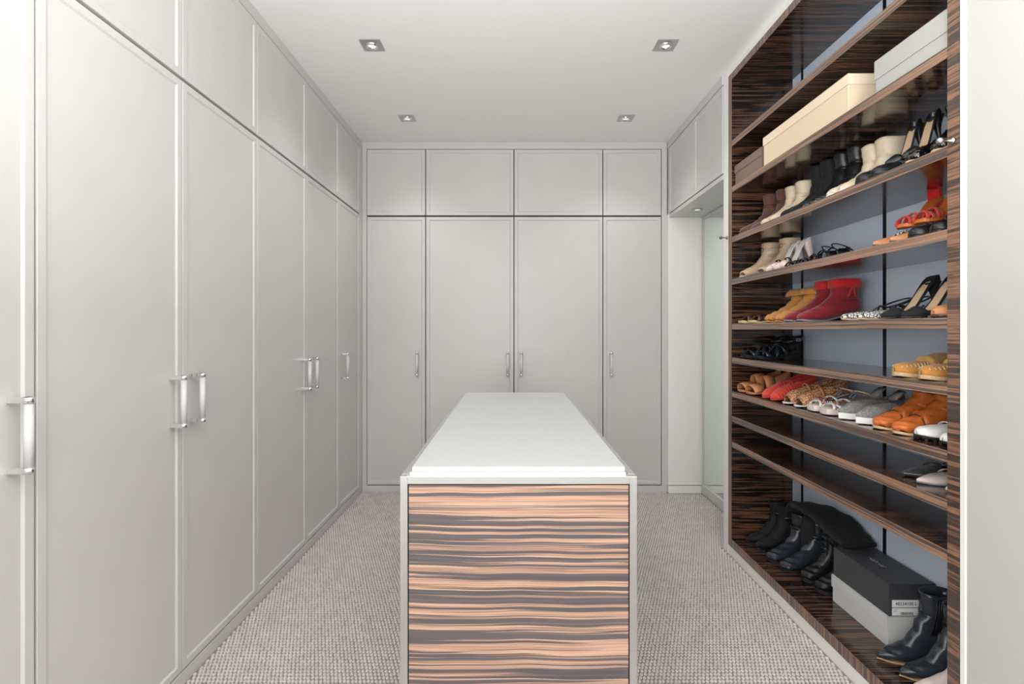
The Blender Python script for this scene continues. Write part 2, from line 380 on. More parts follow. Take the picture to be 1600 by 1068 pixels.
# ceiling downlights
for (lx, ly), l in zip(LAMPS, ('near left', 'near right', 'far left', 'far right')):
    t = empty('ceiling_downlight', (lx, ly, CEIL), 'square recessed ceiling downlight, the %s one of four' % l, 'lamp', 'square recessed downlights')
    p = MB(); h = 0.053; z0, z1 = -0.004, 0.0; n = 32; r = 0.032
    cir = [(r*math.cos(2*PI*k/n+PI/4), r*math.sin(2*PI*k/n+PI/4)) for k in range(n)]
    def sq(k):
        a = 2*PI*k/n+PI/4; c, s_ = math.cos(a), math.sin(a); q = max(abs(c), abs(s_)); return (h*c/q, h*s_/q)
    p.rings([[(*sq(k), z1) for k in range(n)], [(*sq(k), z0) for k in range(n)], [(*cir[k], z0) for k in range(n)], [(*cir[k], z1-0.0005) for k in range(n)]], 0, False)
    p.build('square_plate', M['brushed'], t)
    q = MB(); R = []
    for rr, zz in ((0.031, -0.0045), (0.029, -0.012), (0.024, -0.013), (0.020, -0.003)):
        R.append([(rr*math.cos(2*PI*k/24), rr*math.sin(2*PI*k/24), zz) for k in range(24)])
    q.rings(R); q.build('lamp_collar', M['chrome'], t)
    MB().cyl((0, 0, -0.0045), (0, 0, -0.002), 0.0205, 20).build('lamp_face', M['lamp'], t)

# ------------------------------------------------------------------ island
IY0, IY1, IX, IZ = 1.342, 3.03, 0.3112, 0.8665
isl = empty('island', (0.017, (IY0+IY1)/2, 0), 'central island of striped macassar wood in a polished chrome frame', 'island')
cx = 0.0174; fw = 0.020
x0, x1 = cx-IX, cx+IX
MB().box(x0+.006, x1-.006, IY0+.006, IY1-.006, 0.0, IZ-0.006).build('core', M['track'], isl, True)
for (ya, yb) in ((IY0, IY0+.025), (IY1-.025, IY1)):
    fr = MB().box(x0, x0+fw, ya, yb, 0, IZ, 0, .001).box(x1-fw, x1, ya, yb, 0, IZ, 0, .001).box(x0+fw, x1-fw, ya, yb, IZ-fw, IZ, 0, .001)
    fr.build('chrome_frame', M['satin_chrome'], isl, True)
for (xa, xb) in ((x0, x0+.02), (x1-.02, x1)):
    MB().box(xa, xb, IY0+.025, IY1-.025, IZ-fw, IZ, 0, .001).build('chrome_rail', M['satin_chrome'], isl, True)
MB().box(x0+fw, x1-fw, IY0+.025, IY1-.025, IZ-.006, IZ-0.0005).build('top_plate', M['brushed'], isl, True)
MB().box(x0+fw+.0025, x1-fw-.0025, IY0+.003, IY0+.02, 0.012, IZ-fw-.0025, 0, .0008).build('end_panel', M['ven_island'], isl, True)
MB().box(x0+fw+.0025, x1-fw-.0025, IY1-.02, IY1-.003, 0.012, IZ-fw-.0025, 0, .0008).build('end_panel', M['ven_island'], isl, True)
M['ven_isl_side'] = veneer('macassar_island_side', 1, ILT, IDK, 0.35, 0.15, 84, 0.9, .53)
for (xa, xb) in ((x0+.003, x0+.015), (x1-.015, x1-.003)):
    MB().box(xa, xb, IY0+.028, IY1-.028, 0.012, IZ-fw-.0025, 0, .0008).build('side_panel', M['ven_isl_side'], isl, True)
for s_ in (-1, 1):
    MB().box(cx+s_*(IX-.003), cx+s_*(IX+.0025), IY0+.004, IY0+.012, 0.738, 0.752, 0, .0008).build('latch', M['chrome'], isl, True)
MB().box(cx-.290, cx+.286, IY0+.0225, IY1-.022, IZ-0.001, IZ+0.0055, 0, .0006).build('tray', M['chrome'], isl, True)
MB().box(cx-.2846, cx+.2846, IY0+.0262, IY1-.027, IZ+0.0055, IZ+0.0185, 0, .0012).build('worktop', M['counter'], isl, True)

# ------------------------------------------------------------------ shoe shelving
SZ = {1: 2.292, 2: 2.038, 3: 1.763, 4: 1.531, 5: 1.285, 6: 1.100, 7: 0.915, 8: 0.778, 9: 0.638, 0: 0.100}
TH = 0.031
YL, YR = 2.819, 1.4215                         # inner faces of the end panels
su = empty('shoe_shelving', (XR, (YL+YR)/2, 0), 'open dark macassar shelving full of shoes on the right wall', 'shelving')
MB().box(XR, XBK, YL, 2.861, 0.0555, 2.664, 0).build('side_panel', M['ven_x'], su, True)
MB().box(XR, XBK, 1.383, YR, 0.0555, 2.664, 0).build('side_panel', M['ven_x'], su, True)
tag(MB().box(XR-.0015, XR-0.0001, YL, 2.861, 0.0555, 2.664).build('edge_band', M['ven_edge_z'], su, True), 'upright grained edge strip')
tag(MB().box(XR-.0015, XR-0.0001, 1.383, YR, 0.0555, 2.664).build('edge_band', M['ven_edge_h'], su, True), 'level grained edge strip')
MB().box(XR, XBK, YR+.0003, YL-.0003, 2.628, 2.664).build('top_panel', M['ven_x'], su, True)
MB().box(XR-.0015, XR-0.0001, YR+.0003, YL-.0003, 2.628, 2.664).build('edge_band', M['ven_edge_z'], su, True)
MB().box(XR, XBK, YR+.0003, YL-.0003, 0.0555, SZ[0]).build('bottom_panel', M['ven_x'], su, True)
MB().box(XR-.0015, XR-0.0001, YR+.0003, YL-.0003, 0.0555, SZ[0]).build('edge_band', M['ven_edge_z'], su, True)
MB().box(XBK, XBK+.012, 1.383, 2.861, 0.0555, 2.664).build('back_panel', M['blue'], su, True)
for yy in (2.722, 2.120, 1.52):
    MB().box(XBK-.005, XBK, yy-.007, yy+.007, SZ[0], 2.628).build('shelf_track', M['track'], su, True)
for k in range(1, 10):
    sh = MB().box(XR+.0015, XBK-.009, YR+.002, YL-.002, SZ[k]-TH, SZ[k]).build('shelf', M['ven_x'], su, True)
    MB().box(XR, XR+.0014, YR+.002, YL-.002, SZ[k]-TH, SZ[k]).build('shelf_edge', M['ven_edge_y'], sh, True)
for yy, l in ((2.872, 'small turned metal peg on the far upright of the shoe shelving'), (1.402, 'small pale metal peg on the near upright of the shoe shelving')):
    b = MB(); x = XR
    R = []
    for (dx, r) in ((-.001, .0001), (-.001, .009), (-.006, .009), (-.008, .0035), (-.030, .003), (-.033, .008), (-.039, .0095), (-.044, .007), (-.046, .0001)):
        R.append([(x+dx-.001, yy+r*math.cos(2*PI*k/14), 1.768+r*math.sin(2*PI*k/14)) for k in range(14)])
    b.rings(R)
    e = empty('peg', (x, yy, 1.76), l, 'peg'); b.build('stem', M['brushed'] if yy < 2 else M['steel'], e, True)

# ------------------------------------------------------------------ boxes
def shoebox(name, x0, x1, y0, y1, z0, z1, lid, mat, label, group=None, body=None):
    e = empty(name, ((x0+x1)/2, (y0+y1)/2, z0), label, 'box', group)
    MB().box(x0+.003, x1-.003, y0+.003, y1-.003, z0, z1-.004, 0, .0012).build('box_base', body or mat, e, True)
    l = MB().box(x0, x1, y0, y1, z1-.003, z1, 0, .0012)
    l.box(x0, x0+.0022, y0, y1, z1-lid, z1-.001).box(x1-.0022, x1, y0, y1, z1-lid, z1-.001)
    l.box(x0+.0022, x1-.0022, y0, y0+.0022, z1-lid, z1-.001).box(x0+.0022, x1-.0022, y1-.0022, y1, z1-lid, z1-.001)
    l.build('lid', mat, e, True); return e
M['cream'] = plain('cream_card', (236, 218, 192), 0.7, bump=.03)
M['cream2'] = plain('cream_card_base', (228, 208, 180), 0.7, bump=.03)
M['greycard'] = plain('grey_card', (176, 176, 170), 0.7, bump=.03)
M['taupe'] = plain('taupe_card', (128, 110, 98), 0.7)
M['charcoal'] = plain('charcoal_card', (66, 68, 72), 0.45)
M['whitecard'] = plain('pale_card', (206, 207, 205), 0.6)
M['label'] = plain('paper_label', (245, 245, 242), 0.6)
M['ink'] = plain('black_ink', (22, 22, 22), 0.6)
M['silver_ink'] = plain('silver_ink', (150, 150, 150), 0.4)
z2 = SZ[2]
shoebox('shoe_box', 1.222, 1.50, 2.51, 2.812, z2, z2+.112, .042, M['taupe'], 'taupe shoe box at the far left end of the upper shelf')
shoebox('boot_box', 1.220, 1.52, 1.859, 2.490, z2, z2+.145, .040, M['cream'], 'long cream boot box in the middle of the upper shelf', body=M['cream2'])
shoebox('shoe_box', 1.220, 1.50, 1.430, 1.724, z2, z2+.115, .064, M['greycard'], 'light grey box at the right end of the upper shelf')
shoebox('shoe_box', 1.362, 1.532, 1.857, 2.183, SZ[0], .2122, .052, M['whitecard'], 'pale grey shoe box on the bottom panel under the charcoal box')
cb = shoebox('shoe_box', 1.367, 1.536, 1.857, 2.176, .2124, .330, .1172, M['charcoal'], 'charcoal shoe box with a white label, stacked on the pale grey box')
def text(s, size, loc, rot, mat, parent, name='lettering'):
    cu = bpy.data.curves.new(name, 'FONT'); cu.body = s; cu.size = size; cu.extrude = 0.0002; cu.align_x = 'LEFT'
    t = bpy.data.objects.new('tmp', cu); C.objects.link(t)
    bpy.context.view_layer.update()
    me = bpy.data.meshes.new_from_object(t.evaluated_get(bpy.context.evaluated_depsgraph_get()))
    bpy.data.objects.remove(t); me.materials.clear(); me.materials.append(mat)
    o = bpy.data.objects.new(name, me); C.objects.link(o); o.parent = parent
    off = Vector((0, 0, 0)); p = parent
    while p is not None: off += Vector(p.location); p = p.parent
    o.location = Vector(loc)-off; o.rotation_euler = rot; return o
lb = MB().box(1.378, 1.482, 1.8555, 1.8568, 0.246, 0.272).box(1.378, 1.482, 1.8555, 1.8568, 0.216, 0.243).build('label_sticker', M['label'], cb, True)
text('48234100 L', 0.0165, (1.389, 1.8553, 0.2535), (PI/2, 0, 0), M['ink'], lb, 'large_code')
sp = MB()
for k_, (w_) in enumerate((.020, .014, .017)): sp.box(1.381, 1.381+w_, 1.8552, 1.8556, .2385-.0045*k_, .2393-.0045*k_)
tag(sp.build('small_print', M['silver_ink'], lb, True), kind='stuff')
bc = MB(); x = 1.408; random.seed(2)
while x < 1.455:
    w = random.choice((.0006, .0012, .0018)); bc.box(x, x+w, 1.8552, 1.8556, 0.219, 0.228); x += w+random.choice((.0008, .0014))
bc.build('barcode', M['ink'], lb, True)
# loose handwritten-looking mark on the lid
sg = MB(); pts = []
for i in range(60):
    t = i/59; pts.append((1.445+.010*math.sin(t*34)*(.4+.6*math.sin(t*5)**2), 2.07-t*.085, .3306))
sg.tube(pts, .0011, 4); sg.build('silver_script', M['silver_ink'], cb, True)

# ------------------------------------------------------------------ footwear kit (toe at the origin, heel towards -X)
def lerp(a, b, t): return a+(b-a)*t
def interp(tab, s):
    if s <= tab[0][0]: return tab[0][1]
    for (a, va), (b_, vb) in zip(tab, tab[1:]):
        if s <= b_:
            t = (s-a)/(b_-a); return lerp(va, vb, t)
    return tab[-1][1]
ss = lambda t: max(0, min(1, t))**2*(3-2*max(0, min(1, t)))
TOE = {'round': [(0, .05), (.015, .40), (.05, .62), (.12, .74), (.25, .76), (.42, .74), (.58, .86), (.72, 1.), (.82, .99), (.90, .86), (.955, .62), (.985, .36), (1, .06)],
       'square': [(0, .05), (.015, .40), (.05, .62), (.12, .74), (.25, .76), (.42, .74), (.58, .86), (.72, 1.), (.85, 1.), (.94, .92), (.98, .74), (.993, .6), (1, .1)],
       'point': [(0, .05), (.015, .36), (.05, .56), (.12, .68), (.25, .70), (.42, .70), (.58, .86), (.70, .98), (.80, .82), (.90, .48), (.96, .22), (.99, .09), (1, .03)]}
SS = [0, .008, .03, .07, .12, .19, .27, .35, .43, .50, .56, .62, .68, .73, .78, .83, .88, .92, .95, .975, .99, 1.0]
class Last:
    def __init__(s, L=.245, W=.040, toe='round', heel=.0, sole=.004):
        s.L, s.W, s.toe, s.heel, s.sole = L, W, toe, heel, sole
    def x(s, t): return (t-1)*s.L
    def w(s, t): return s.W*interp(TOE[s.toe], t)
    def e(s, t): return s.heel*(1-ss((t-.08)/.60)) + .004*ss((t-.85)/.15)
def sole_mb(l, grow=1.04, th=None, mi=0, mb=None, z0=0.0, flat=False):
    mb = mb or MB(); th = th or l.sole; R = []
    for t in SS:
        w = l.w(t)*grow; x = l.x(t)+(grow-1)*l.L*.12*(2*t-1); b = l.e(t)+z0; bb = z0 if flat else b
        R.append([(x, -w*.97, bb), (x, w*.97, bb), (x, w, bb+th*.3), (x, w, b+th), (x, -w, b+th), (x, -w, bb+th*.3)])
    return mb.rings(R, mi, False, True, True, True)
def insole_mb(l, top, k=.9, s0=0.01, s1=.97):
    mb = MB(); R = []
    for t in SS:
        if t < s0 or t > s1: continue
        w = l.w(t)*k; b = l.e(t)+top; R.append([(l.x(t), -w, b), (l.x(t), w, b), (l.x(t), w, b+.0015), (l.x(t), -w, b+.0015)])
    return mb.rings(R, 0, False, True, True, True)
def heel_mb(l, hs=.22, taper=.8, top=None, shift=0.0, mb=None, mi=0):
    mb = mb or MB(); out = []
    T = [hs, hs*.7, hs*.4, .06, .02, .004]
    for t in T: out.append((t, -l.w(t)*.96))
    for t in reversed(T): out.append((t, l.w(t)*.96))
    R = []; cxh = l.x(hs*.42)
    for k in (0, .12, .5, .85, 1):
        q = lerp(taper, 1, ss(k)) ; ring = []
        for (t, y) in out:
            x = l.x(t); zt = l.e(t)+.001; ring.append((cxh+(x-cxh)*q+shift*(1-k), y*q, zt*k))
        R.append(ring)
    return mb.rings(R, mi, True, True, True, True)
def upper_mb(l, base, hb=.046, hc=.05, side=.024, s_open=.62, tw=.14, toe_h=.020, thick=.0018, s0=0.0, s1=1.0):
    """pump or slip-on upper with a throat opening"""
    K = 7; P_ = []
    S = sorted(set(SS+[s_open-.03, s_open+.03, s_open+.06]))
    for t in S:
        if t < s0 or t > s1: continue
        w = l.w(t)*1.0; bz = l.e(t)+base
        H = interp([(0, hc), (s_open, hb), (.80, lerp(hb, toe_h, .35)), (.93, toe_h), (1, toe_h*.5)], t)
        sh = interp([(0, hc), (.10, hc*.93), (.32, side), (s_open, side*1.05), (1, side)], t)
        b = ss((t-(s_open-tw/2))/tw); row = []
        for k in range(K+1):
            a = k/K; o_y = w*(1-.14*a*a); o_z = sh*a
            th = a*PI/2; c_y = w*math.cos(th)**.8 if k < K else 0.0; c_z = H*math.sin(th)**.85
            row.append((lerp(o_y, c_y, b), lerp(o_z, c_z, b)))
        P_.append((l.x(t), bz, row))
    mb = MB()
    for sgn in (-1, 1):
        O = [[(x, sgn*y, bz+z) for (y, z) in row] for x, bz, row in P_]
        mb.rings(O, 0, True, False)
    return mb
def solidify(o, th=.0018, off=-1):
    m_ = o.modifiers.new('thickness', 'SOLIDIFY'); m_.thickness = th; m_.offset = off; return o
def strap(mb, l, s, h, ws, base, lean=0.0, th=.0022, grow=1.02, mi=0, n=14, s2=None):
    """strap over the foot at s; s2 lets it run diagonally"""
    P_, Nn, Wd = [], [], []
    for i in range(n+1):
        a = PI*i/n; t = lerp(s, s2 if s2 is not None else s, i/n); w = l.w(t)*grow
        P_.append((l.x(t)+lean*math.sin(a), -w*math.cos(a), l.e(t)+base+h*math.sin(a)**.8))
        Nn.append((0, -math.cos(a), math.sin(a))); Wd.append((ws/2, 0, 0))
    return mb.band(P_, Nn, Wd, th, mi)
def loop(mb, c, rx, ry, h, th=.002, mi=0, n=24, tilt=0.0, alt=None):
    R = []
    for i in range(n+1):
        a = 2*PI*i/n; x, y = c[0]+rx*math.cos(a), c[1]+ry*math.sin(a); z = c[2]+tilt*math.cos(a)
        nx, ny = math.cos(a), math.sin(a)
        R.append([(x, y, z-h/2), (x, y, z+h/2), (x+nx*th, y+ny*th, z+h/2), (x+nx*th, y+ny*th, z-h/2)])
    return mb.rings(R, mi, True, True, alt=alt)
def catmull(P, n):
    out = []
    for i in range(len(P)-1):
        p0, p1, p2, p3 = P[max(i-1, 0)], P[i], P[i+1], P[min(i+2, len(P)-1)]
        for k in range(n):
            t = k/n
            out.append(tuple(.5*((2*b)+(-a+c)*t+(2*a-5*b+4*c-d)*t*t+(-a+3*b-3*c+d)*t**3) for a, b, c, d in zip(p0, p1, p2, p3)))
    out.append(P[-1]); return out
def boot_mb(l, H=.17, sw=.044, base=.006, wrinkle=.0, lean=0.0, s_top=(0.0, .44), seed=1, peep=False, inst=1.0):
    wrinkle *= .6
    """one continuous boot: rings run down the shaft, turn round the ankle and run out to the toe"""
    k = l.L/.25
    tw = {'round': (.98, .94, .80, .55, .16), 'square': (1., .98, .9, .74, .4), 'point': (.90, .62, .36, .17, .03)}[l.toe]
    W = l.W
    th = {'round': 1.0, 'square': .9, 'point': .82}[l.toe]
    P = [(s_top[0], H, s_top[1], H-.004, sw), (lerp(s_top[0], .02, .5), H*.80, lerp(s_top[1], .41, .5), H*.80, sw*.98),
         (.02, H*.58+.01, .40, H*.56+.015, sw*.93), (.02, .088, .410, .112*inst, W*.92), (.0, .06, .450, .098*inst, W*.88), (-.015, .036, .51, .086*inst, W*.86),
         (-.005, .012, .58, .075*inst**.9, W*.86), (.06, .001, .65, .064*th*inst**.7, W*.88), (.24, 0, .735, .054*th*inst**.5, W*.94), (.44, 0, .81, .045*th*inst**.2, W*1.),
         (.62, 0, .875, .037*th, W*tw[0]), (.77, 0, .925, .030*th, W*tw[1]), (.88, 0, .962, .022*th, W*tw[2]), (.95, .001, .985, .015*th, W*tw[3]), (.992, .004, .998, .008, W*tw[4])]
    P = catmull(P, 3); n = 20; R = []; rnd = random.Random(seed)
    if peep: P = P[:-5]
    for i, (sb, zb, sf, zf, w) in enumerate(P):
        B = Vector((l.x(sb), 0, zb*(1 if zb > .12 else k)+l.e(max(0, min(1, sb)))+base)); Ff = Vector((l.x(sf), 0, zf+l.e(max(0, min(1, sf if zf < .1 else sb)))+base))
        if zb > .1: B.x += lean*(zb/H); Ff.x += lean*(zb/H)
        c = (B+Ff)/2; u = (Ff-B)/2; j = 1+wrinkle*math.sin(i*2.1+seed)*rnd.uniform(.4, 1) if zb > .03 else 1
        ring = []
        for q in range(n):
            a = 2*PI*q/n; ca, sa = math.cos(a), math.sin(a)
            pc = math.copysign(abs(ca)**.85, ca); ps = math.copysign(abs(sa)**.8, sa)
            p = c+u*pc*j; ring.append((p.x, w*ps*j, p.z + wrinkle*.10*math.sin(3*a+i)))
        R.append(ring)
    inner = []
    for f, dz in ((.93, 0), (.90, -.03), (.85, -.075)):
        r0 = R[0]; c = Vector([sum(p[q] for p in r0)/n for q in range(3)])
        inner.append([(c.x+(p[0]-c.x)*f, p[1]*f, p[2]+dz) for p in r0])
    mb = MB(); mb.rings(list(reversed(inner))+R, 0, True, True, True, not peep)
    return mb, R
def welt(l, th, mat, root, grow=1.06, heel=None, taper=.92, hs=.24, heel_mat=None, name='sole'):
    o = sole_mb(l, grow, th).build(name, mat, root)
    if l.heel > .012: heel_mb(l, hs, taper).build('heel', heel_mat or mat, root)
    return o
# materials for footwear
leather = lambda n, c, r=.38, v=.12, b=.12: plain(n, c, r, var=v, bump=b, bscale=70, vscale=25)
suede = lambda n, c, v=.14: plain(n, c, .92, var=v, bump=.2, bscale=260, sheen=.25, vscale=22)
M['blk'] = leather('black_leather', (24, 25, 28), .34); M['blk_gloss'] = leather('black_polished_leather', (44, 50, 58), .22, .2, .06)
M['blk_suede'] = plain('black_suede', (17, 18, 22), .8, var=.2, bump=.2, bscale=200, sheen=.03, vscale=22); M['blk_patent'] = plain('black_patent', (14, 14, 17), .1, coat=1.0, bump=.25, bscale=45)
M['brown'] = suede('brown_suede', (104, 72, 62)); M['dkbrown'] = leather('dark_brown_leather', (86, 60, 44))
M['creamlea'] = leather('cream_leather', (222, 205, 178), .5, .06); M['beige'] = leather('beige_leather', (204, 180, 152), .45, .08)
M['whitlea'] = leather('white_leather', (234, 232, 228), .42, .04, .05); M['pinkw'] = leather('blush_leather', (226, 210, 202), .5, .05)
M['nude'] = leather('nude_insole', (216, 184, 152), .5, .05); M['tan'] = leather('tan_leather', (206, 138, 92), .45, .12)
M['mustard'] = suede('mustard_suede', (196, 134, 62)); M['red'] = suede('red_suede', (196, 32, 30)); M['dkred'] = suede('dark_red_suede', (134, 24, 36), .2)
M['coral'] = suede('coral_woven', (214, 66, 52)); M['orange'] = leather('orange_tan_leather', (208, 112, 50), .4, .12)
M['stack'] = plain('stacked_leather_sole', (118, 82, 58), .5, var=.2, vscale=90); M['rubber'] = plain('black_rubber', (22, 22, 22), .7)
M['wsole'] = plain('white_rubber_sole', (236, 234, 230), .5); M['ysole'] = plain('pale_yellow_sole', (214, 200, 134), .6)
M['gum'] = plain('tan_gum_sole', (206, 172, 132), .6); M['sheep'] = suede('golden_shearling', (206, 160, 92), .2)
M['grmesh'] = plain('grey_knit', (138, 136, 134), .9, var=.35, vscale=170, bump=.5, bscale=250)
M['silverleather'] = leather('metallic_grey', (120, 122, 128), .35); M['greylea'] = suede('charcoal_fabric', (58, 58, 62))
M['gold'] = plain('brass', (200, 168, 96), .25, 1.0); M['rope'] = plain('white_cord', (225, 222, 214), .8)
M['clear'] = plain('translucent_vinyl', (226, 196, 190), .2); M['bead'] = plain('silver_beads', (176, 178, 176), .2, .8)
def checker(name, c1, c2, scale, rough=.6):
    m, N, L, P = newmat(name); tc = N.new('ShaderNodeTexCoord').outputs['Object']
    v = N.new('ShaderNodeTexVoronoi'); v.inputs['Scale'].default_value = scale; L.new(tc, v.inputs['Vector'])
    v.feature = 'DISTANCE_TO_EDGE'; r = N.new('ShaderNodeValToRGB'); L.new(v.outputs[0], r.inputs[0])
    r.color_ramp.elements[0].color = srgb(*c2); r.color_ramp.elements[1].color = srgb(*c1)
    r.color_ramp.elements[0].position = .06; r.color_ramp.elements[1].position = .16
    L.new(r.outputs[0], P.inputs['Base Color']); P.inputs['Roughness'].default_value = rough; return m
M['snake'] = checker('white_black_snakeskin', (232, 228, 222), (50, 48, 48), 95)
M['woven'] = checker('tan_perforated_weave', (228, 172, 124), (128, 84, 50), 120)
M['quilt'] = checker('black_quilting', (40, 42, 46), (10, 10, 12), 60, .45)

def yat(px, x): return x*F/(px-800.0)
def copy_tree(o, parent=None):
    c = o.copy(); C.objects.link(c); c.parent = parent
    for ch in [q for q in bpy.data.objects if q.parent == o]: copy_tree(ch, c)
    return c
def pair(builder, name, cat, shelf, d1, d2, X, label, group, ang=0, ang2=None, X2=None, mir=False, z=None, pitch=0):
    """first shoe is the farther (left) one in the photograph; toes point to the aisle (-X)"""
    z = SZ[shelf] if z is None else z
    a = empty(name, (X, d1, z+.0004), 'left one of the '+label, cat, group, PI+math.radians(ang)); a.rotation_euler[1] = math.radians(pitch); builder(a)
    bpy.context.view_layer.update()
    b_ = copy_tree(a); b_.location = (X2 if X2 is not None else X, d2, z+.0004)
    b_.rotation_euler = (0, math.radians(pitch), PI+math.radians(ang2 if ang2 is not None else -ang)); b_['label'] = 'right one of the '+label
    if len(b_['label'].split()) > 16: print('LONG LABEL', b_['label'])
    return a, b_

# --- shelf 3 ------------------------------------------------------------
def b_brown(r):
    l = Last(.235, .036, 'round', .030); welt(l, .006, M['dkbrown'], r)
    mb, R = boot_mb(l, .180, .036, wrinkle=.03); mb.build('upper', M['brown'], r)
    q = MB(); loop(q, (l.x(.22), 0, .150), .050, .0365, .012); tag(q.build('ankle_strap', M['dkbrown'], r), 'darker leather strap')
pair(b_brown, 'ankle_boot', 'boot', 3, 2.755, 2.672, 1.226, 'brown suede ankle boots at the left end of the third shelf', 'brown suede ankle boots', 3, X2=1.246)
def b_cream(r):
    l = Last(.225, .034, 'round', .028); welt(l, .006, M['creamlea'], r)
    mb, R = boot_mb(l, .165, .038, wrinkle=.015); mb.build('upper', M['creamlea'], r)
    q = MB(); loop(q, (l.x(.21), 0, .12), .0475, .0365, .004); q.build('seam_band', M['gum'], r)
pair(b_cream, 'ankle_boot', 'boot', 3, 2.540, 2.460, 1.236, 'pale cream straight-shafted ankle boots on the third shelf', 'cream ankle boots', 2)
def b_bsuede(r):
    l = Last(.245, .036, 'round', .035); welt(l, .012, M['rubber'], r)
    mb, R = boot_mb(l, .198, .040, wrinkle=.02); mb.build('upper', M['blk_suede'], r)
pair(b_bsuede, 'ankle_boot', 'boot', 3, 2.355, 2.275, 1.238, 'matt black suede boots beside the cream boots, third shelf', 'matt black suede boots', 0)
def b_bleather(r):
    l = Last(.245, .035, 'point', .055); welt(l, .006, M['tan'], r, heel_mat=M['rubber'])
    mb, R = boot_mb(l, .178, .036, wrinkle=.05, seed=4); mb.build('upper', M['blk'], r)
    tag(upper_mb(l, .006, .012, .01, .008, .3, s0=.90, toe_h=.012).build('toe_cap', M['tan'], r), 'tan toe tip')
pair(b_bleather, 'ankle_boot', 'boot', 3, 2.180, 2.095, 1.238, 'black leather ankle boots with tan toe tips on the third shelf', 'black boots with tan tips', 0)
def b_whtoe(r):
    l = Last(.25, .036, 'round', .022); welt(l, .008, M['wsole'], r)
    mb, R = boot_mb(l, .178, .040, wrinkle=.04, seed=8); mb.build('upper', M['creamlea'], r)
    tag(upper_mb(l, .006, .040, .03, .010, .70, s0=.74, toe_h=.026).build('toe_cap', M['whitlea'], r), 'white toe cap')
pair(b_whtoe, 'ankle_boot', 'boot', 3, 2.000, 1.925, 1.232, 'cream slouchy boots with white toe caps on the third shelf', 'cream boots with white toe caps', 0)
def b_quilt(r):
    l = Last(.24, .037, 'round', .004); welt(l, .012, M['rubber'], r, 1.03)
    solidify(upper_mb(l, .010, .052, .045, .034, .46, toe_h=.034).build('upper', M['quilt'], r)); insole_mb(l, .012).build('insole', M['greylea'], r)
    q = MB(); strap(q, l, .60, .054, .018, .010, grow=1.0); q.build('instep_band', M['greylea'], r)
pair(b_quilt, 'slip_on_shoe', 'shoe', 3, 1.825, 1.750, 1.228, 'black quilted slip-ons before the nude insoles, third shelf', 'black quilted slip-ons', 0)
def stiletto(r, um, im, L=.195, heel=.115, toe='point', sm=None, W=.034):
    l = Last(L, W, toe, heel); sole_mb(l, 1.02, .003).build('sole', sm or M['blk'], r)
    solidify(upper_mb(l, .003, .034, .020, .008, .70, toe_h=.018).build('upper', um, r), .0015)
    insole_mb(l, .004, .97, .004, .82).build('insole', im, r)
    mb = MB(); R = []
    for k in range(9):
        a = k/8; rr = lerp(.0055, .026, a**3.0); z = a*(heel+.001); x = l.x(.10)+.012*(1-a)
        R.append([(x+rr*.9*math.cos(2*PI*q/10), min(rr, .0235)*math.sin(2*PI*q/10), z) for q in range(10)])
    mb.rings(R, 0, True, True, True, True); mb.build('heel', um, r); return l
def b_pump3(r): stiletto(r, M['blk'], M['nude'], .150, .105)
pair(b_pump3, 'high_heel_pump', 'shoe', 3, 1.765, 1.688, 1.290, 'black pumps with steep nude insoles on the third shelf', 'black pumps with nude insoles on the third shelf', -4, -4, pitch=16, z=SZ[3]+.048)
def b_shiny(r):
    l = Last(.235, .033, 'round', .020); sole_mb(l, 1.04, .007).build('sole', M['gum'], r); heel_mb(l, .24, .9).build('heel', M['blk_patent'], r)
    u, R_ = boot_mb(l, .175, .040, base=.007, wrinkle=.08, seed=5); rn = random.Random(5)
    u.v = [(x+rn.uniform(-.0015, .0015), y*(1+rn.uniform(-.05, .05)), z+rn.uniform(-.0015, .0015)) for x, y, z in u.v]
    u.build('upper', M['blk_patent'], r)
    q = MB()
    for i in range(9): t = .66+.02*i; q.cyl((l.x(t), l.w(t)*1.03, .016), (l.x(t), l.w(t)*1.08+.002, .016), .0032, 8); q.cyl((l.x(t), -l.w(t)*1.03, .016), (l.x(t), -l.w(t)*1.08-.002, .016), .0032, 8)
    q.build('studs', M['bead'], r)
pair(b_shiny, 'ankle_boot', 'shoe', 3, 1.588, 1.490, 1.226, 'crinkled black patent boots, right end of the third shelf', 'black patent shoes', 0)

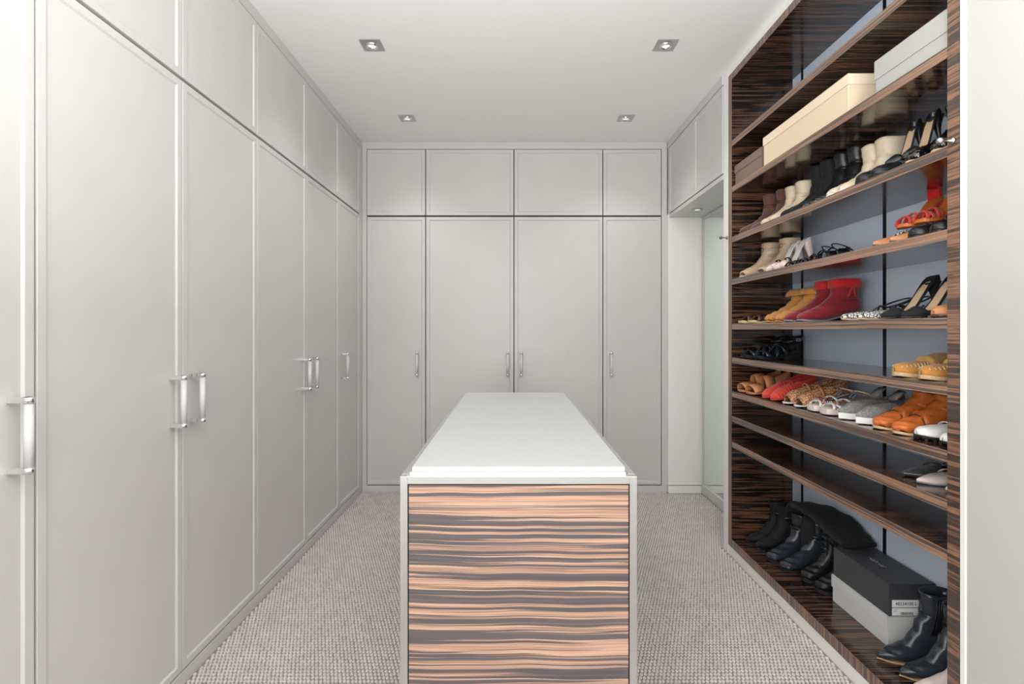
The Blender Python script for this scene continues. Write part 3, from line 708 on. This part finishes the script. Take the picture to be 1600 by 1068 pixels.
# --- shelf 4 ------------------------------------------------------------
def b_peep(r):
    l = Last(.225, .035, 'round', .055); sole_mb(l, 1.04, .006).build('sole', M['creamlea'], r); heel_mb(l, .22, .75).build('heel', M['beige'], r)
    mb, R = boot_mb(l, .128, .043, wrinkle=.02, peep=True); solidify(mb.build('upper', M['beige'], r), .002)
    q = MB(); loop(q, (l.x(.205), 0, .150), .050, .0435, .016); q.build('strap', M['beige'], r)
    q = MB(); a = [(l.x(.42), .012*math.cos(k*PI/6), .150+.010*math.sin(k*PI/6)) for k in range(13)]
    q.tube([(p[0]+.006, p[1], p[2]) for p in a], .0016, 6); q.build('buckle', M['gold'], r)
pair(b_peep, 'peep_toe_boot', 'boot', 4, 2.755, 2.600, 1.226, 'beige buckled peep-toe boots, left end of the fourth shelf', 'beige peep-toe boots', 4, 8, 1.25)
def b_vinyl(r):
    l = Last(.19, .033, 'point', .105); sole_mb(l, 1.03, .004).build('sole', M['pinkw'], r)
    insole_mb(l, .004, .96).build('insole', M['whitlea'], r)
    solidify(upper_mb(l, .004, .036, .02, .012, .62, s0=.70, toe_h=.018).build('toe_band', M['clear'], r))
    q = MB(); strap(q, l, .88, .022, .012, .004, grow=1.0, th=.0025); q.build('toe_strap', M['pinkw'], r)
    q = MB(); strap(q, l, .66, .038, .008, .004, th=.0025); q.build('dark_strap', M['blk'], r)
    heel_mb(l, .2, .4).build('heel', M['pinkw'], r)
pair(b_vinyl, 'high_heel_sandal', 'sandal', 4, 2.470, 2.390, 1.228, 'blush high-heeled sandals with white insoles on the fourth shelf', 'blush high-heeled sandals', -3, -3, pitch=13)
def b_strappy(r):
    l = Last(.25, .034, 'round', .03); welt(l, .006, M['blk'], r, 1.02); insole_mb(l, .0065).build('insole', M['blk'], r)
    for (a, b_, h) in ((.92, .88, .016), (.86, .76, .022), (.76, .84, .024), (.70, .60, .032), (.60, .68, .036), (.52, .44, .042), (.44, .50, .046), (.36, .28, .05)):
        q = MB(); strap(q, l, a, h, .006, .006, s2=b_, th=.0035); q.build('strap', M['blk_patent'], r)
    q = MB(); pts = [(l.x(.12)+.045*math.cos(a)-.0, .032*math.sin(a), .075+.02*math.cos(a)) for a in [2*PI*i/20 for i in range(21)]]
    q.tube(pts, .0028, 6); q.build('ankle_strap', M['blk'], r)
    q = MB(); R = [[(l.x(t)+0, y*l.w(t), z+l.e(t)) for (t, y, z) in ((.12, -1, zz), (.03, -1, zz), (0, 0, zz), (.03, 1, zz), (.12, 1, zz))] for zz in (.006, .025, .05)]
    q.rings(R, 0, True, False); solidify(q.build('heel_counter', M['blk'], r))
pair(b_strappy, 'strappy_sandal', 'sandal', 4, 2.300, 2.215, 1.226, 'black strappy sandals on the left half of the fourth shelf', 'black strappy sandals', 2, 6)
def ropealt(i, j): return (i//2+j//2) % 2
def b_tied(r):
    l = Last(.235, .034, 'point', .006); sole_mb(l, 1.03, .006).build('sole', M['blk'], r); insole_mb(l, .0065).build('insole', M['blk'], r)
    solidify(upper_mb(l, .006, .036, .04, .026, .62, s0=.62, toe_h=.018).build('toe_cap', M['tan'], r))
    solidify(upper_mb(l, .006, .036, .044, .030, .05, s0=0, s1=.30).build('heel_counter', M['blk'], r))
    for i, (a, b_, h) in enumerate(((.64, .56, .040), (.56, .64, .042), (.54, .44, .050), (.44, .54, .052), (.42, .30, .062), (.30, .42, .064))):
        q = MB(); pts = []
        for k in range(25):
            u = PI*k/24; t = lerp(a, b_, k/24); pts.append((l.x(t), -l.w(t)*1.02*math.cos(u), .008+h*math.sin(u)**.8))
        q.tube(pts, .0034, 6, 0, True, ropealt); q.build('rope_lace', [M['blk'], M['rope']], r)
    q = MB(); pts = [(l.x(.16)+.045*math.cos(u), .036*math.sin(u), .072+.010*math.cos(u)) for u in [2*PI*i/40 for i in range(41)]]
    q.tube(pts, .0034, 6, 0, True, ropealt); q.build('ankle_rope', [M['blk'], M['rope']], r)
pair(b_tied, 'lace_up_flat', 'shoe', 4, 1.748, 1.668, 1.232, 'tan-toed flats with black and white rope laces, fourth shelf', 'rope-laced pointed flats', 2, -1)
def b_redsandal(r):
    l = Last(.155, .032, 'round', .080, .010); sole_mb(l, 1.03, .010).build('sole', M['orange'], r); insole_mb(l, .0105, .95).build('insole', M['orange'], r)
    heel_mb(l, .30, .85).build('heel', M['red'], r)
    for (a, b_, h) in ((.90, .80, .026), (.80, .90, .028), (.70, .62, .034), (.62, .70, .036)):
        q = MB(); strap(q, l, a, h, .011, .010, s2=b_, th=.003); q.build('strap', M['coral'], r)
    q = MB(); R = [[(l.x(t), y*l.w(t), zz+l.e(t)) for (t, y) in ((.16, -1), (.04, -1), (0, 0), (.04, 1), (.16, 1))] for zz in (.010, .03, .048)]
    q.rings(R, 0, True, False); solidify(q.build('heel_counter', M['red'], r))
pair(b_redsandal, 'high_heel_sandal', 'sandal', 4, 1.735, 1.660, 1.312, 'red sandals with orange soles lying on the rope-laced flats', 'red and orange sandals', 2, z=SZ[4]+.062, pitch=6)
def b_bpump4(r):
    l = Last(.235, .035, 'round', .012); welt(l, .005, M['blk'], r, 1.03, hs=.2)
    solidify(upper_mb(l, .005, .044, .045, .034, .60, toe_h=.030).build('upper', M['blk'], r)); insole_mb(l, .006).build('insole', M['nude'], r)
pair(b_bpump4, 'ballet_flat', 'shoe', 4, 1.578, 1.496, 1.226, 'plain black flats at the right end of the fourth shelf', 'black round-toed flats', 0)

# --- shelf 5 ------------------------------------------------------------
def b_slide(r):
    l = Last(.24, .036, 'square', .0); sole_mb(l, 1.03, .012).build('sole', M['ysole'], r); insole_mb(l, .0125, .95).build('insole', M['dkbrown'], r)
    for (a, b_, h) in ((.86, .70, .026), (.70, .86, .028), (.62, .58, .038)):
        q = MB(); strap(q, l, a, h, .026, .010, s2=b_, th=.003); q.build('strap', M['dkbrown'], r)
pair(b_slide, 'slide_sandal', 'sandal', 5, 2.755, 2.640, 1.226, 'brown yellow-soled slides at the left end of the fifth shelf', 'brown slides with yellow soles', 0)
def b_must(r):
    l = Last(.235, .035, 'round', .018); welt(l, .005, M['tan'], r)
    mb, R = boot_mb(l, .132, .046, wrinkle=.06, seed=3, lean=-.004); mb.build('upper', M['mustard'], r)
    q = MB(); r0 = R[0]; n = len(r0); c = Vector([sum(p[i] for p in r0)/n for i in range(3)]); RR = []
    for f, dz in ((.97, .004), (1.05, .010), (1.38, -.004), (1.55, -.022), (1.52, -.024), (1.30, -.010), (1.0, -.004)):
        RR.append([(c.x+(p[0]-c.x)*f, p[1]*(1+(f-1)*.55), c.z+dz-.004+.003*math.sin(7*k)) for k, p in enumerate(r0)])
    q.rings(RR, 0); tag(q.build('folded_cuff', M['mustard'], r), 'wide folded-down cuff')
pair(b_must, 'ankle_boot', 'boot', 5, 2.480, 2.385, 1.228, 'mustard suede boots with folded cuffs on the fifth shelf', 'mustard suede boots', 2)
def b_red(r):
    l = Last(.26, .038, 'round', .032); sole_mb(l, 1.05, .008).build('sole', M['silverleather'], r); heel_mb(l, .3, .85).build('heel', M['blk'], r)
    mb, R = boot_mb(l, .135, .050, wrinkle=.02, seed=6); mb.build('upper', M['dkred'], r)
    q = MB(); r0 = R[0]; n = len(r0); c = Vector([sum(p[i] for p in r0)/n for i in range(3)]); RR = []
    for f, dz in ((.96, .002), (1.0, .012), (1.06, .010), (1.08, -.024), (1.03, -.026), (1.0, -.02)):
        RR.append([(c.x+(p[0]-c.x)*f, p[1]*f, c.z+dz) for p in r0])
    q.rings(RR, 0); tag(q.build('cuff', M['red'], r), 'bright red fabric cuff')
    x = l.x(.22)
    for s_ in (-1, 1):
        for y_ in (-1, 1):
            q = MB(); q.band([(x+s_*.002, y_*.051, .150), (x+s_*.010, y_*.050, .125), (x+s_*.016, y_*.047, .105)], [(0, y_, 0)]*3, [(.004, 0, 0)]*3, .002)
            q.build('tie', M['red'], r)
pair(b_red, 'ankle_boot', 'boot', 5, 2.298, 2.196, 1.224, 'red suede boots with bright red cuffs on the fifth shelf', 'red suede boots', 0)
def b_snake(r):
    l = Last(.245, .036, 'point', .004); sole_mb(l, 1.03, .005).build('sole', M['gum'], r); insole_mb(l, .0055).build('insole', M['blk'], r)
    solidify(upper_mb(l, .005, .030, .04, .024, .56, s0=.50, toe_h=.017).build('toe_cap', M['snake'], r))
    solidify(upper_mb(l, .005, .034, .046, .030, .05, s0=0, s1=.26).build('heel_counter', M['snake'], r))
    for (pts) in (((.55, -1, .012), (.42, 0, .052), (.24, 1, .040)), ((.55, 1, .012), (.42, 0, .055), (.24, -1, .040))):
        q = MB(); p = catmull([(l.x(t), y*l.w(t), z) for t, y, z in pts], 6); q.tube(p, .0026, 6); q.build('strap', M['blk'], r)
    q = MB(); p = [(l.x(.16)+.047*math.cos(u), .036*math.sin(u), .066-.018*math.cos(u)) for u in [2*PI*i/24 for i in range(25)]]
    q.tube(p, .003, 6); q.build('ankle_strap', M['blk'], r)
pair(b_snake, 'pointed_flat', 'shoe', 5, 1.905, 1.820, 1.226, 'white snakeskin flats with thin black straps, fifth shelf', 'snakeskin pointed flats', 0)
def b_pump5(r): stiletto(r, M['blk_suede'], M['nude'], .200, .095)
pair(b_pump5, 'high_heel_pump', 'shoe', 5, 1.700, 1.612, 1.226, 'black suede pumps with nude insoles, right of the fifth shelf', 'black suede pumps on the fifth shelf', -4, -4, pitch=9)
def b_tanflat(r):
    l = Last(.235, .034, 'round', .010); welt(l, .006, M['dkbrown'], r, 1.03)
    solidify(upper_mb(l, .006, .040, .045, .030, .60, toe_h=.028).build('upper', M['tan'], r)); insole_mb(l, .007).build('insole', M['pinkw'], r)
e = empty('ballet_flat', (1.226, 1.492, SZ[5]+.0004), 'single tan flat shoe against the near upright on the fifth shelf', 'shoe', None, PI); b_tanflat(e)

# --- shelf 6 ------------------------------------------------------------
def b_bsandal(r):
    l = Last(.25, .037, 'square', .030, .012); sole_mb(l, 1.04, .014).build('sole', M['rubber'], r); heel_mb(l, .42, .95).build('heel', M['rubber'], r); insole_mb(l, .0145, .95).build('insole', M['blk'], r)
    for (a, b_, h, w) in ((.86, .80, .028, .030), (.62, .40, .050, .018), (.46, .62, .050, .016)):
        q = MB(); strap(q, l, a, h, w, .012, s2=b_, th=.004); q.build('strap', M['blk_gloss'], r)
    q = MB(); loop(q, (l.x(.17), 0, .100), .046, .038, .020, .003, tilt=-.012); q.build('ankle_strap', M['blk'], r)
    q = MB(); R = [[(l.x(t), y*l.w(t), zz+l.e(t)) for (t, y) in ((.16, -1), (.05, -1), (0, 0), (.05, 1), (.16, 1))] for zz in (.012, .04, .068)]
    q.rings(R, 0, True, False); solidify(q.build('heel_counter', M['blk_suede'], r))
    q = MB()
    for dz in (-.005, .005): q.box(l.x(.17)-.012, l.x(.17)+.012, .040, .0425, .100+dz-.001, .100+dz+.001)
    q.box(l.x(.17)-.012, l.x(.17)-.010, .040, .0425, .095, .105); q.box(l.x(.17)+.010, l.x(.17)+.012, .040, .0425, .095, .105)
    q.build('buckle', M['chrome'], r)
pair(b_bsandal, 'buckled_sandal', 'sandal', 6, 2.735, 2.625, 1.232, 'chunky black buckled sandals at the left of the sixth shelf', 'chunky black sandals', 2, 8, 1.25)
def b_moc(r):
    l = Last(.235, .038, 'round', .0); sole_mb(l, 1.02, .012).build('sole', M['gum'], r)
    solidify(upper_mb(l, .011, .040, .040, .034, .60, toe_h=.030).build('upper', M['mustard'], r))
    q = MB()
    for t in [.50+.045*i for i in range(11)]:
        for s_ in (-1, 1): 
            w = l.w(min(t, .97)); q.tube([(l.x(t), s_*w*.72, .048*interp([(0, 1), (.7, 1), (1, .72)], t)), (l.x(t)+.001, s_*w*.97, .036*interp([(0, 1), (.7, 1), (1, .8)], t))], .0016, 5)
    q.build('stitching', M['creamlea'], r)
    q = MB(); R = []
    for i in range(13):
        t = i/12; s_ = lerp(.02, .60, t); w = l.w(max(s_, .05)); hh = .022+.012*math.sin(PI*t)
        R.append([(l.x(s_)+.002*math.sin(i), w*1.05*math.cos(a), .044+hh*max(math.sin(a), -.35)) for a in [2*PI*k/14 for k in range(14)]])
    q.rings(R, 0, True, True, True, True); q.build('fleece_lining', M['sheep'], r)
pair(b_moc, 'moccasin', 'slipper', 6, 1.648, 1.540, 1.230, 'tan fleece-lined moccasins, right end of the sixth shelf', 'tan moccasin slippers', 0)

# --- shelf 7 ------------------------------------------------------------
def b_tansandal(r):
    l = Last(.24, .042, 'square', .012); welt(l, .010, M['tan'], r, 1.03); insole_mb(l, .0105, .95).build('insole', M['dkbrown'], r)
    q = MB(); strap(q, l, .84, .036, .056, .009, th=.003); q.build('toe_band', M['tan'], r)
    q = MB(); strap(q, l, .56, .066, .052, .009, th=.003, lean=-.008); q.build('instep_band', M['tan'], r)
    solidify(upper_mb(l, .009, .05, .066, .056, .05, s0=0, s1=.46).build('heel_counter', M['tan'], r))
pair(b_tansandal, 'leather_sandal', 'sandal', 7, 2.755, 2.655, 1.228, 'light tan cut-out sandals, left end of the seventh shelf', 'light tan cut-out sandals', 3, 5, pitch=12)
def b_coral(r):
    l = Last(.235, .034, 'round', .006); sole_mb(l, 1.03, .006).build('sole', M['coral'], r); insole_mb(l, .0065).build('insole', M['red'], r)
    u = upper_mb(l, .006, .052, .055, .046, .42, toe_h=.024); rn = random.Random(3)
    u.v = [(x, y*(1+rn.uniform(-.05, .05)), z+rn.uniform(-.001, .002)) for x, y, z in u.v]; solidify(u.build('upper', M['coral'], r))
    q = MB()
    for i in range(7): strap(q, l, .50+.06*i, .056-.004*i, .010, .004, s2=.53+.06*i, th=.0022, grow=1.03)
    q.build('woven_bands', M['coral'], r)
pair(b_coral, 'woven_flat', 'shoe', 7, 2.508, 2.428, 1.230, 'coral red woven flats on the seventh shelf', 'coral woven flats', 0, pitch=15)
def b_woven(r):
    l = Last(.245, .036, 'round', .008); sole_mb(l, 1.04, .005).build('sole', M['wsole'], r); insole_mb(l, .0055).build('insole', M['dkbrown'], r)
    solidify(upper_mb(l, .005, .056, .055, .046, .40, toe_h=.026, s1=.92).build('upper', M['woven'], r), .002)
    q = MB(); strap(q, l, .52, .060, .012, .006, th=.003); q.build('plain_band', M['tan'], r)
pair(b_woven, 'peep_toe_shoe', 'shoe', 7, 2.318, 2.224, 1.230, 'tan perforated peep-toe shoes on the seventh shelf', 'tan perforated peep-toe shoes', 0, pitch=13)
def b_beaded(r):
    l = Last(.24, .036, 'square', .0); sole_mb(l, 1.03, .022).build('sole', M['pinkw'], r); insole_mb(l, .0225, .95).build('insole', M['creamlea'], r)
    for (a, b_, h) in ((.90, .78, .018), (.78, .90, .020), (.66, .58, .030)):
        q = MB(); strap(q, l, a, h, .012, .020, s2=b_, th=.003); q.build('strap', M['whitlea'], r)
    q = MB(); rn = random.Random(9)
    for i in range(26):
        t = rn.uniform(.62, .92); y = rn.uniform(-.7, .7)*l.w(t); z = .024+.022*math.sqrt(max(0, 1-(y/l.w(t))**2)); rr = rn.uniform(.003, .0045)
        RR = [[(l.x(t)+rr*math.sin(p)*math.cos(2*PI*k/7), y+rr*math.sin(p)*math.sin(2*PI*k/7), z+rr*math.cos(p)) for k in range(7)] for p in (.2, 1., 1.8, 2.6)]
        q.rings(RR, 0 if i % 3 else 1, True, True, True, True)
    tag(q.build('beads', [M['bead'], M['red']], r), 'silver and red beads')
    q = MB(); p = [(l.x(.20)+.05*math.cos(u), .036*math.sin(u), .055+.022*math.cos(u)) for u in [2*PI*i/24 for i in range(25)]]
    q.tube(p, .0032, 6); q.build('ankle_strap', M['creamlea'], r)
    q = MB(); 
    for dy in (-.010, .010): q.tube([(l.x(.52), dy, .050), (l.x(.42), dy, .072), (l.x(.34), dy, .066)], .0028, 6)
    q.build('thong_strap', M['silverleather'], r)
pair(b_beaded, 'beaded_sandal', 'sandal', 7, 2.118, 2.030, 1.234, 'white-soled silver and red beaded sandals, seventh shelf', 'beaded sandals', 0, pitch=7)
def b_mesh(r):
    l = Last(.245, .038, 'point', .002); sole_mb(l, 1.05, .022).build('sole', M['wsole'], r)
    solidify(upper_mb(l, .021, .050, .052, .038, .46, toe_h=.022).build('upper', M['grmesh'], r)); insole_mb(l, .0225).build('insole', M['silverleather'], r)
    q = MB(); q.band([(l.x(.44), 0, .074), (l.x(.36), 0, .090), (l.x(.29), 0, .100)], [(.4, 0, .9)]*3, [(0, .018, 0), (0, .020, 0), (0, .016, 0)], .006); q.build('tongue', M['grmesh'], r)
    solidify(upper_mb(l, .021, .05, .054, .040, .05, s0=0, s1=.16).build('heel_patch', M['silverleather'], r), .003, 1)
pair(b_mesh, 'knit_sneaker', 'shoe', 7, 1.925, 1.828, 1.230, 'grey knit sneakers with thick white soles, seventh shelf', 'grey knit sneakers', 0, pitch=5)
def b_orange(r):
    l = Last(.245, .037, 'round', .010); welt(l, .008, M['gum'], r, 1.03)
    mb, R = boot_mb(l, .080, .040, base=.008, wrinkle=.05, s_top=(.02, .50), seed=11); mb.build('upper', M['orange'], r)
    q = MB(); strap(q, l, .64, .062, .040, .010, th=.003, lean=-.01); q.build('instep_band', M['orange'], r)
    q = MB(); strap(q, l, .72, .050, .0025, .010, th=.005); q.build('toe_seam', M['dkbrown'], r)
pair(b_orange, 'leather_bootie', 'boot', 7, 1.738, 1.648, 1.230, 'orange tan leather booties on the right of the seventh shelf', 'orange tan booties', 0)
def b_white(r):
    l = Last(.24, .036, 'round', .0); sole_mb(l, 1.03, .007, z0=.008).build('sole', M['rubber'], r)
    q = MB()
    for i in range(12):
        t = .06+.08*i
        for s_ in (-1, 1): q.cyl((l.x(t), s_*l.w(t)*.85, 0), (l.x(t), s_*l.w(t)*.85, .010), .005, 8)
    q.build('rubber_studs', M['rubber'], r)
    solidify(upper_mb(l, .014, .036, .040, .030, .52, toe_h=.026).build('upper', M['whitlea'], r)); insole_mb(l, .016).build('insole', M['whitlea'], r)
    q = MB(); strap(q, l, .60, .040, .020, .015, grow=1.0); q.build('saddle_band', M['whitlea'], r)
pair(b_white, 'driving_shoe', 'shoe', 7, 1.556, 1.462, 1.228, 'white loafers on black studded soles, right of the seventh shelf', 'white studded loafers', 0)

# --- shelf 8 ------------------------------------------------------------
def b_soft(r, m, m2, beads=False):
    l = Last(.24, .034, 'point', .0); sole_mb(l, 1.02, .004).build('sole', m2, r); insole_mb(l, .0045).build('insole', m2, r)
    solidify(upper_mb(l, .004, .030, .034, .022, .56, toe_h=.014).build('upper', m, r), .0015)
    q = MB(); p = catmull([(l.x(.62), -.02, .03), (l.x(.60), -.004, .042), (l.x(.55), .012, .040), (l.x(.60), .024, .028)], 6)
    q.band(p, [(0, 0, 1)]*len(p), [(.009, 0, 0)]*len(p), .0015); q.build('ribbon', m, r)
    q = MB(); p = catmull([(l.x(.30), -.030, .03), (l.x(.34), -.010, .040), (l.x(.42), .014, .036), (l.x(.40), .030, .026)], 6)
    q.band(p, [(0, 0, 1)]*len(p), [(.008, 0, 0)]*len(p), .0015); q.build('ribbon', m, r)
    if beads:
        q = MB()
        for i in range(13):
            t = .78+.017*i
            for s_ in (-1, 1):
                q.cyl((l.x(t), s_*l.w(t), .008), (l.x(t), s_*l.w(t), .013), .0022, 6)
        q.build('beaded_edge', M['bead'], r)
e = empty('soft_slipper', (1.262, 1.655, SZ[8]+.0004), 'charcoal soft pointed flat with beaded edge, alone behind the pale one on the eighth shelf', 'slipper', None, PI+.03); b_soft(e, M['greylea'], M['rubber'], True)
e = empty('soft_slipper', (1.245, 1.575, SZ[8]+.0004), 'pale blush ribbon flat on the eighth shelf, next to the charcoal flat', 'slipper', 'pale ribbon flats', PI+.03); b_soft(e, M['pinkw'], M['silverleather'])
e2 = copy_tree(e); e2.location = (1.262, 1.490, SZ[8]+.0004); e2['label'] = 'pale blush ribbon flat on the eighth shelf, against the near upright'

# --- bottom panel -------------------------------------------------------
def b_dark(r):
    l = Last(.255, .037, 'point', .045); welt(l, .005, M['blk'], r, 1.03)
    mb, R = boot_mb(l, .17, .042, wrinkle=.05, seed=2); mb.build('upper', M['blk_suede'], r)
    q = MB(); loop(q, (l.x(.21), 0, .16), .052, .041, .014); q.build('strap', M['blk'], r)
pair(b_dark, 'ankle_boot', 'boot', 0, 2.770, 2.690, 1.262, 'dark pointed suede boots in the bottom far corner', 'dark pointed boots', 6, 10, 1.275)
def b_ankle(r):
    l = Last(.255, .040, 'round', .030); welt(l, .008, M['rubber'], r, 1.05)
    mb, R = boot_mb(l, .190, .048, wrinkle=.055, seed=5, lean=-.01); mb.build('upper', M['blk_gloss'], r)
    q = MB(); loop(q, (l.x(.205), 0, .155), .056, .0475, .010); q.build('strap', M['blk'], r)
pair(b_ankle, 'ankle_boot', 'boot', 0, 2.550, 2.452, 1.276, 'wrinkled black leather boots in front of the folded boot', 'wrinkled black leather boots', 14, 12, 1.292)
def b_lace(r):
    l = Last(.20, .036, 'round', .050, .012); sole_mb(l, 1.05, .016).build('sole', M['rubber'], r); heel_mb(l, .3, .9).build('heel', M['rubber'], r)
    mb, R = boot_mb(l, .165, .040, base=.014, wrinkle=.04, seed=7); mb.build('upper', M['blk'], r)
    q = MB()
    for i in range(6):
        z = .09+.026*i; x = l.x(.43)+.006; q.tube([(x, -.016, z), (x+.005, 0, z+.005), (x, .016, z+.010)], .003, 6); q.tube([(x, .016, z), (x+.005, 0, z+.005), (x, -.016, z+.010)], .003, 6)
    q.build('laces', M['blk_gloss'], r)
    q = MB(); strap(q, l, .62, .060, .014, .016, th=.004); q.build('strap', M['blk_gloss'], r)
    q = MB(); q.tube([(l.x(.62)+.010*math.cos(k*PI/6), l.W*.75, .052+.010*math.sin(k*PI/6)) for k in range(13)], .002, 6); q.build('buckle', M['chrome'], r)
pair(b_lace, 'lace_up_boot', 'boot', 0, 2.345, 2.248, 1.330, 'chunky black lace-up boots left of the bottom shoe boxes', 'black lace-up boots', 6, 4, 1.336)
def b_chelsea(r):
    l = Last(.262, .036, 'point', .034); welt(l, .0028, M['gum'], r, .93, heel_mat=M['rubber'])
    mb, R = boot_mb(l, .205, .039, base=.003, wrinkle=.03, seed=9, s_top=(-.01, .43), inst=1.14); mb.build('upper', M['blk_gloss'], r)
    for s_ in (-1, 1):
        for i in range(8):
            q = MB(); x = l.x(.13)+.0075*i; q.tube([(x-.002, s_*.0385, .228), (x, s_*.0375, .18), (x+.006, s_*.0345, .135), (x+.012, s_*.0325, .105)], .0026, 6)
            q.build('elastic_rib', M['blk'], r)
    q = MB(); q.band([(l.x(-.015), 0, .225), (l.x(-.025), 0, .245), (l.x(-.01), 0, .25), (l.x(0.03), 0, .228)], [(-1, 0, 0)]*4, [(0, .008, 0)]*4, .002); q.build('pull_tab', M['blk'], r)
pair(b_chelsea, 'chelsea_boot', 'boot', 0, 1.790, 1.700, 1.274, 'shiny black pointed elastic-sided boots in front of the shoe boxes', 'shiny black pointed boots', -2, -2, 1.284)
def b_blush(r):
    l = Last(.24, .037, 'round', .02); welt(l, .006, M['gum'], r, 1.03)
    mb, R = boot_mb(l, .07, .038, base=.006, s_top=(.02, .50), wrinkle=.02); mb.build('upper', M['pinkw'], r)
e = empty('bootie', (1.262, 1.600, SZ[0]+.0004), 'pale blush low shoe at the bottom right corner beside the shiny black boots', 'shoe', None, PI); b_blush(e)

def drape(root, path, w0, h0, mat, seed):
    mb = MB(); P_ = catmull(path, 7); R = []; rn = random.Random(seed); n = 22
    for i, (x, y, z, w, h, roll) in enumerate(P_):
        a0 = P_[max(i-1, 0)]; a1 = P_[min(i+1, len(P_)-1)]
        t = (Vector(a1[:3])-Vector(a0[:3])).normalized(); side = t.cross(Vector((0, 0, 1))).normalized(); up = side.cross(t)
        cr, sr = math.cos(roll), math.sin(roll); s2 = side*cr+up*sr; u2 = up*cr-side*sr
        R.append([Vector((x, y, z))+s2*w*math.copysign(abs(math.cos(a))**.9, math.cos(a))*(1+.03*math.sin(i*1.3))+u2*h*(math.copysign(abs(math.sin(a))**.7, math.sin(a))+.16*math.sin(5*a+i*.55))
                  for a in [2*PI*k/n for k in range(n)]])
    mb.rings(R, 0, True, True, True, True); return mb
def b_draped(r, dy, seed):
    # floor foot, shaft rising behind the boots and folded over towards the boxes (root coordinates: world minus root)
    l = Last(.10, .036, 'round', .02)
    q = MB(); q.tube([(1.462, 2.46+dy, .110), (1.462, 2.46+dy, .2), (1.455, 2.455+dy, .30), (1.45, 2.44+dy, .355)], [.036, .040, .044, .030], 14); q.build('shaft', M['blk_suede'], r, True)
    q = drape(r, [(1.448, 2.545+dy, .335, .055, .012, .2), (1.440, 2.49+dy, .382, .066, .018, .12), (1.440, 2.38+dy, .402, .078, .020, 0), (1.445, 2.26+dy, .398, .082, .022, -.05),
                  (1.448, 2.16+dy, .372, .080, .020, -.05), (1.448, 2.09+dy, .352, .072, .014, 0)], 0, 0, M['blk_suede'], seed)
    q.build('folded_shaft', M['blk_suede'], r, True)
r = empty('folded_boot', (1.46, 2.46, SZ[0]), 'tall soft black boot folded over the top of the charcoal box', 'boot', None)
b_draped(r, 0.045, 1)
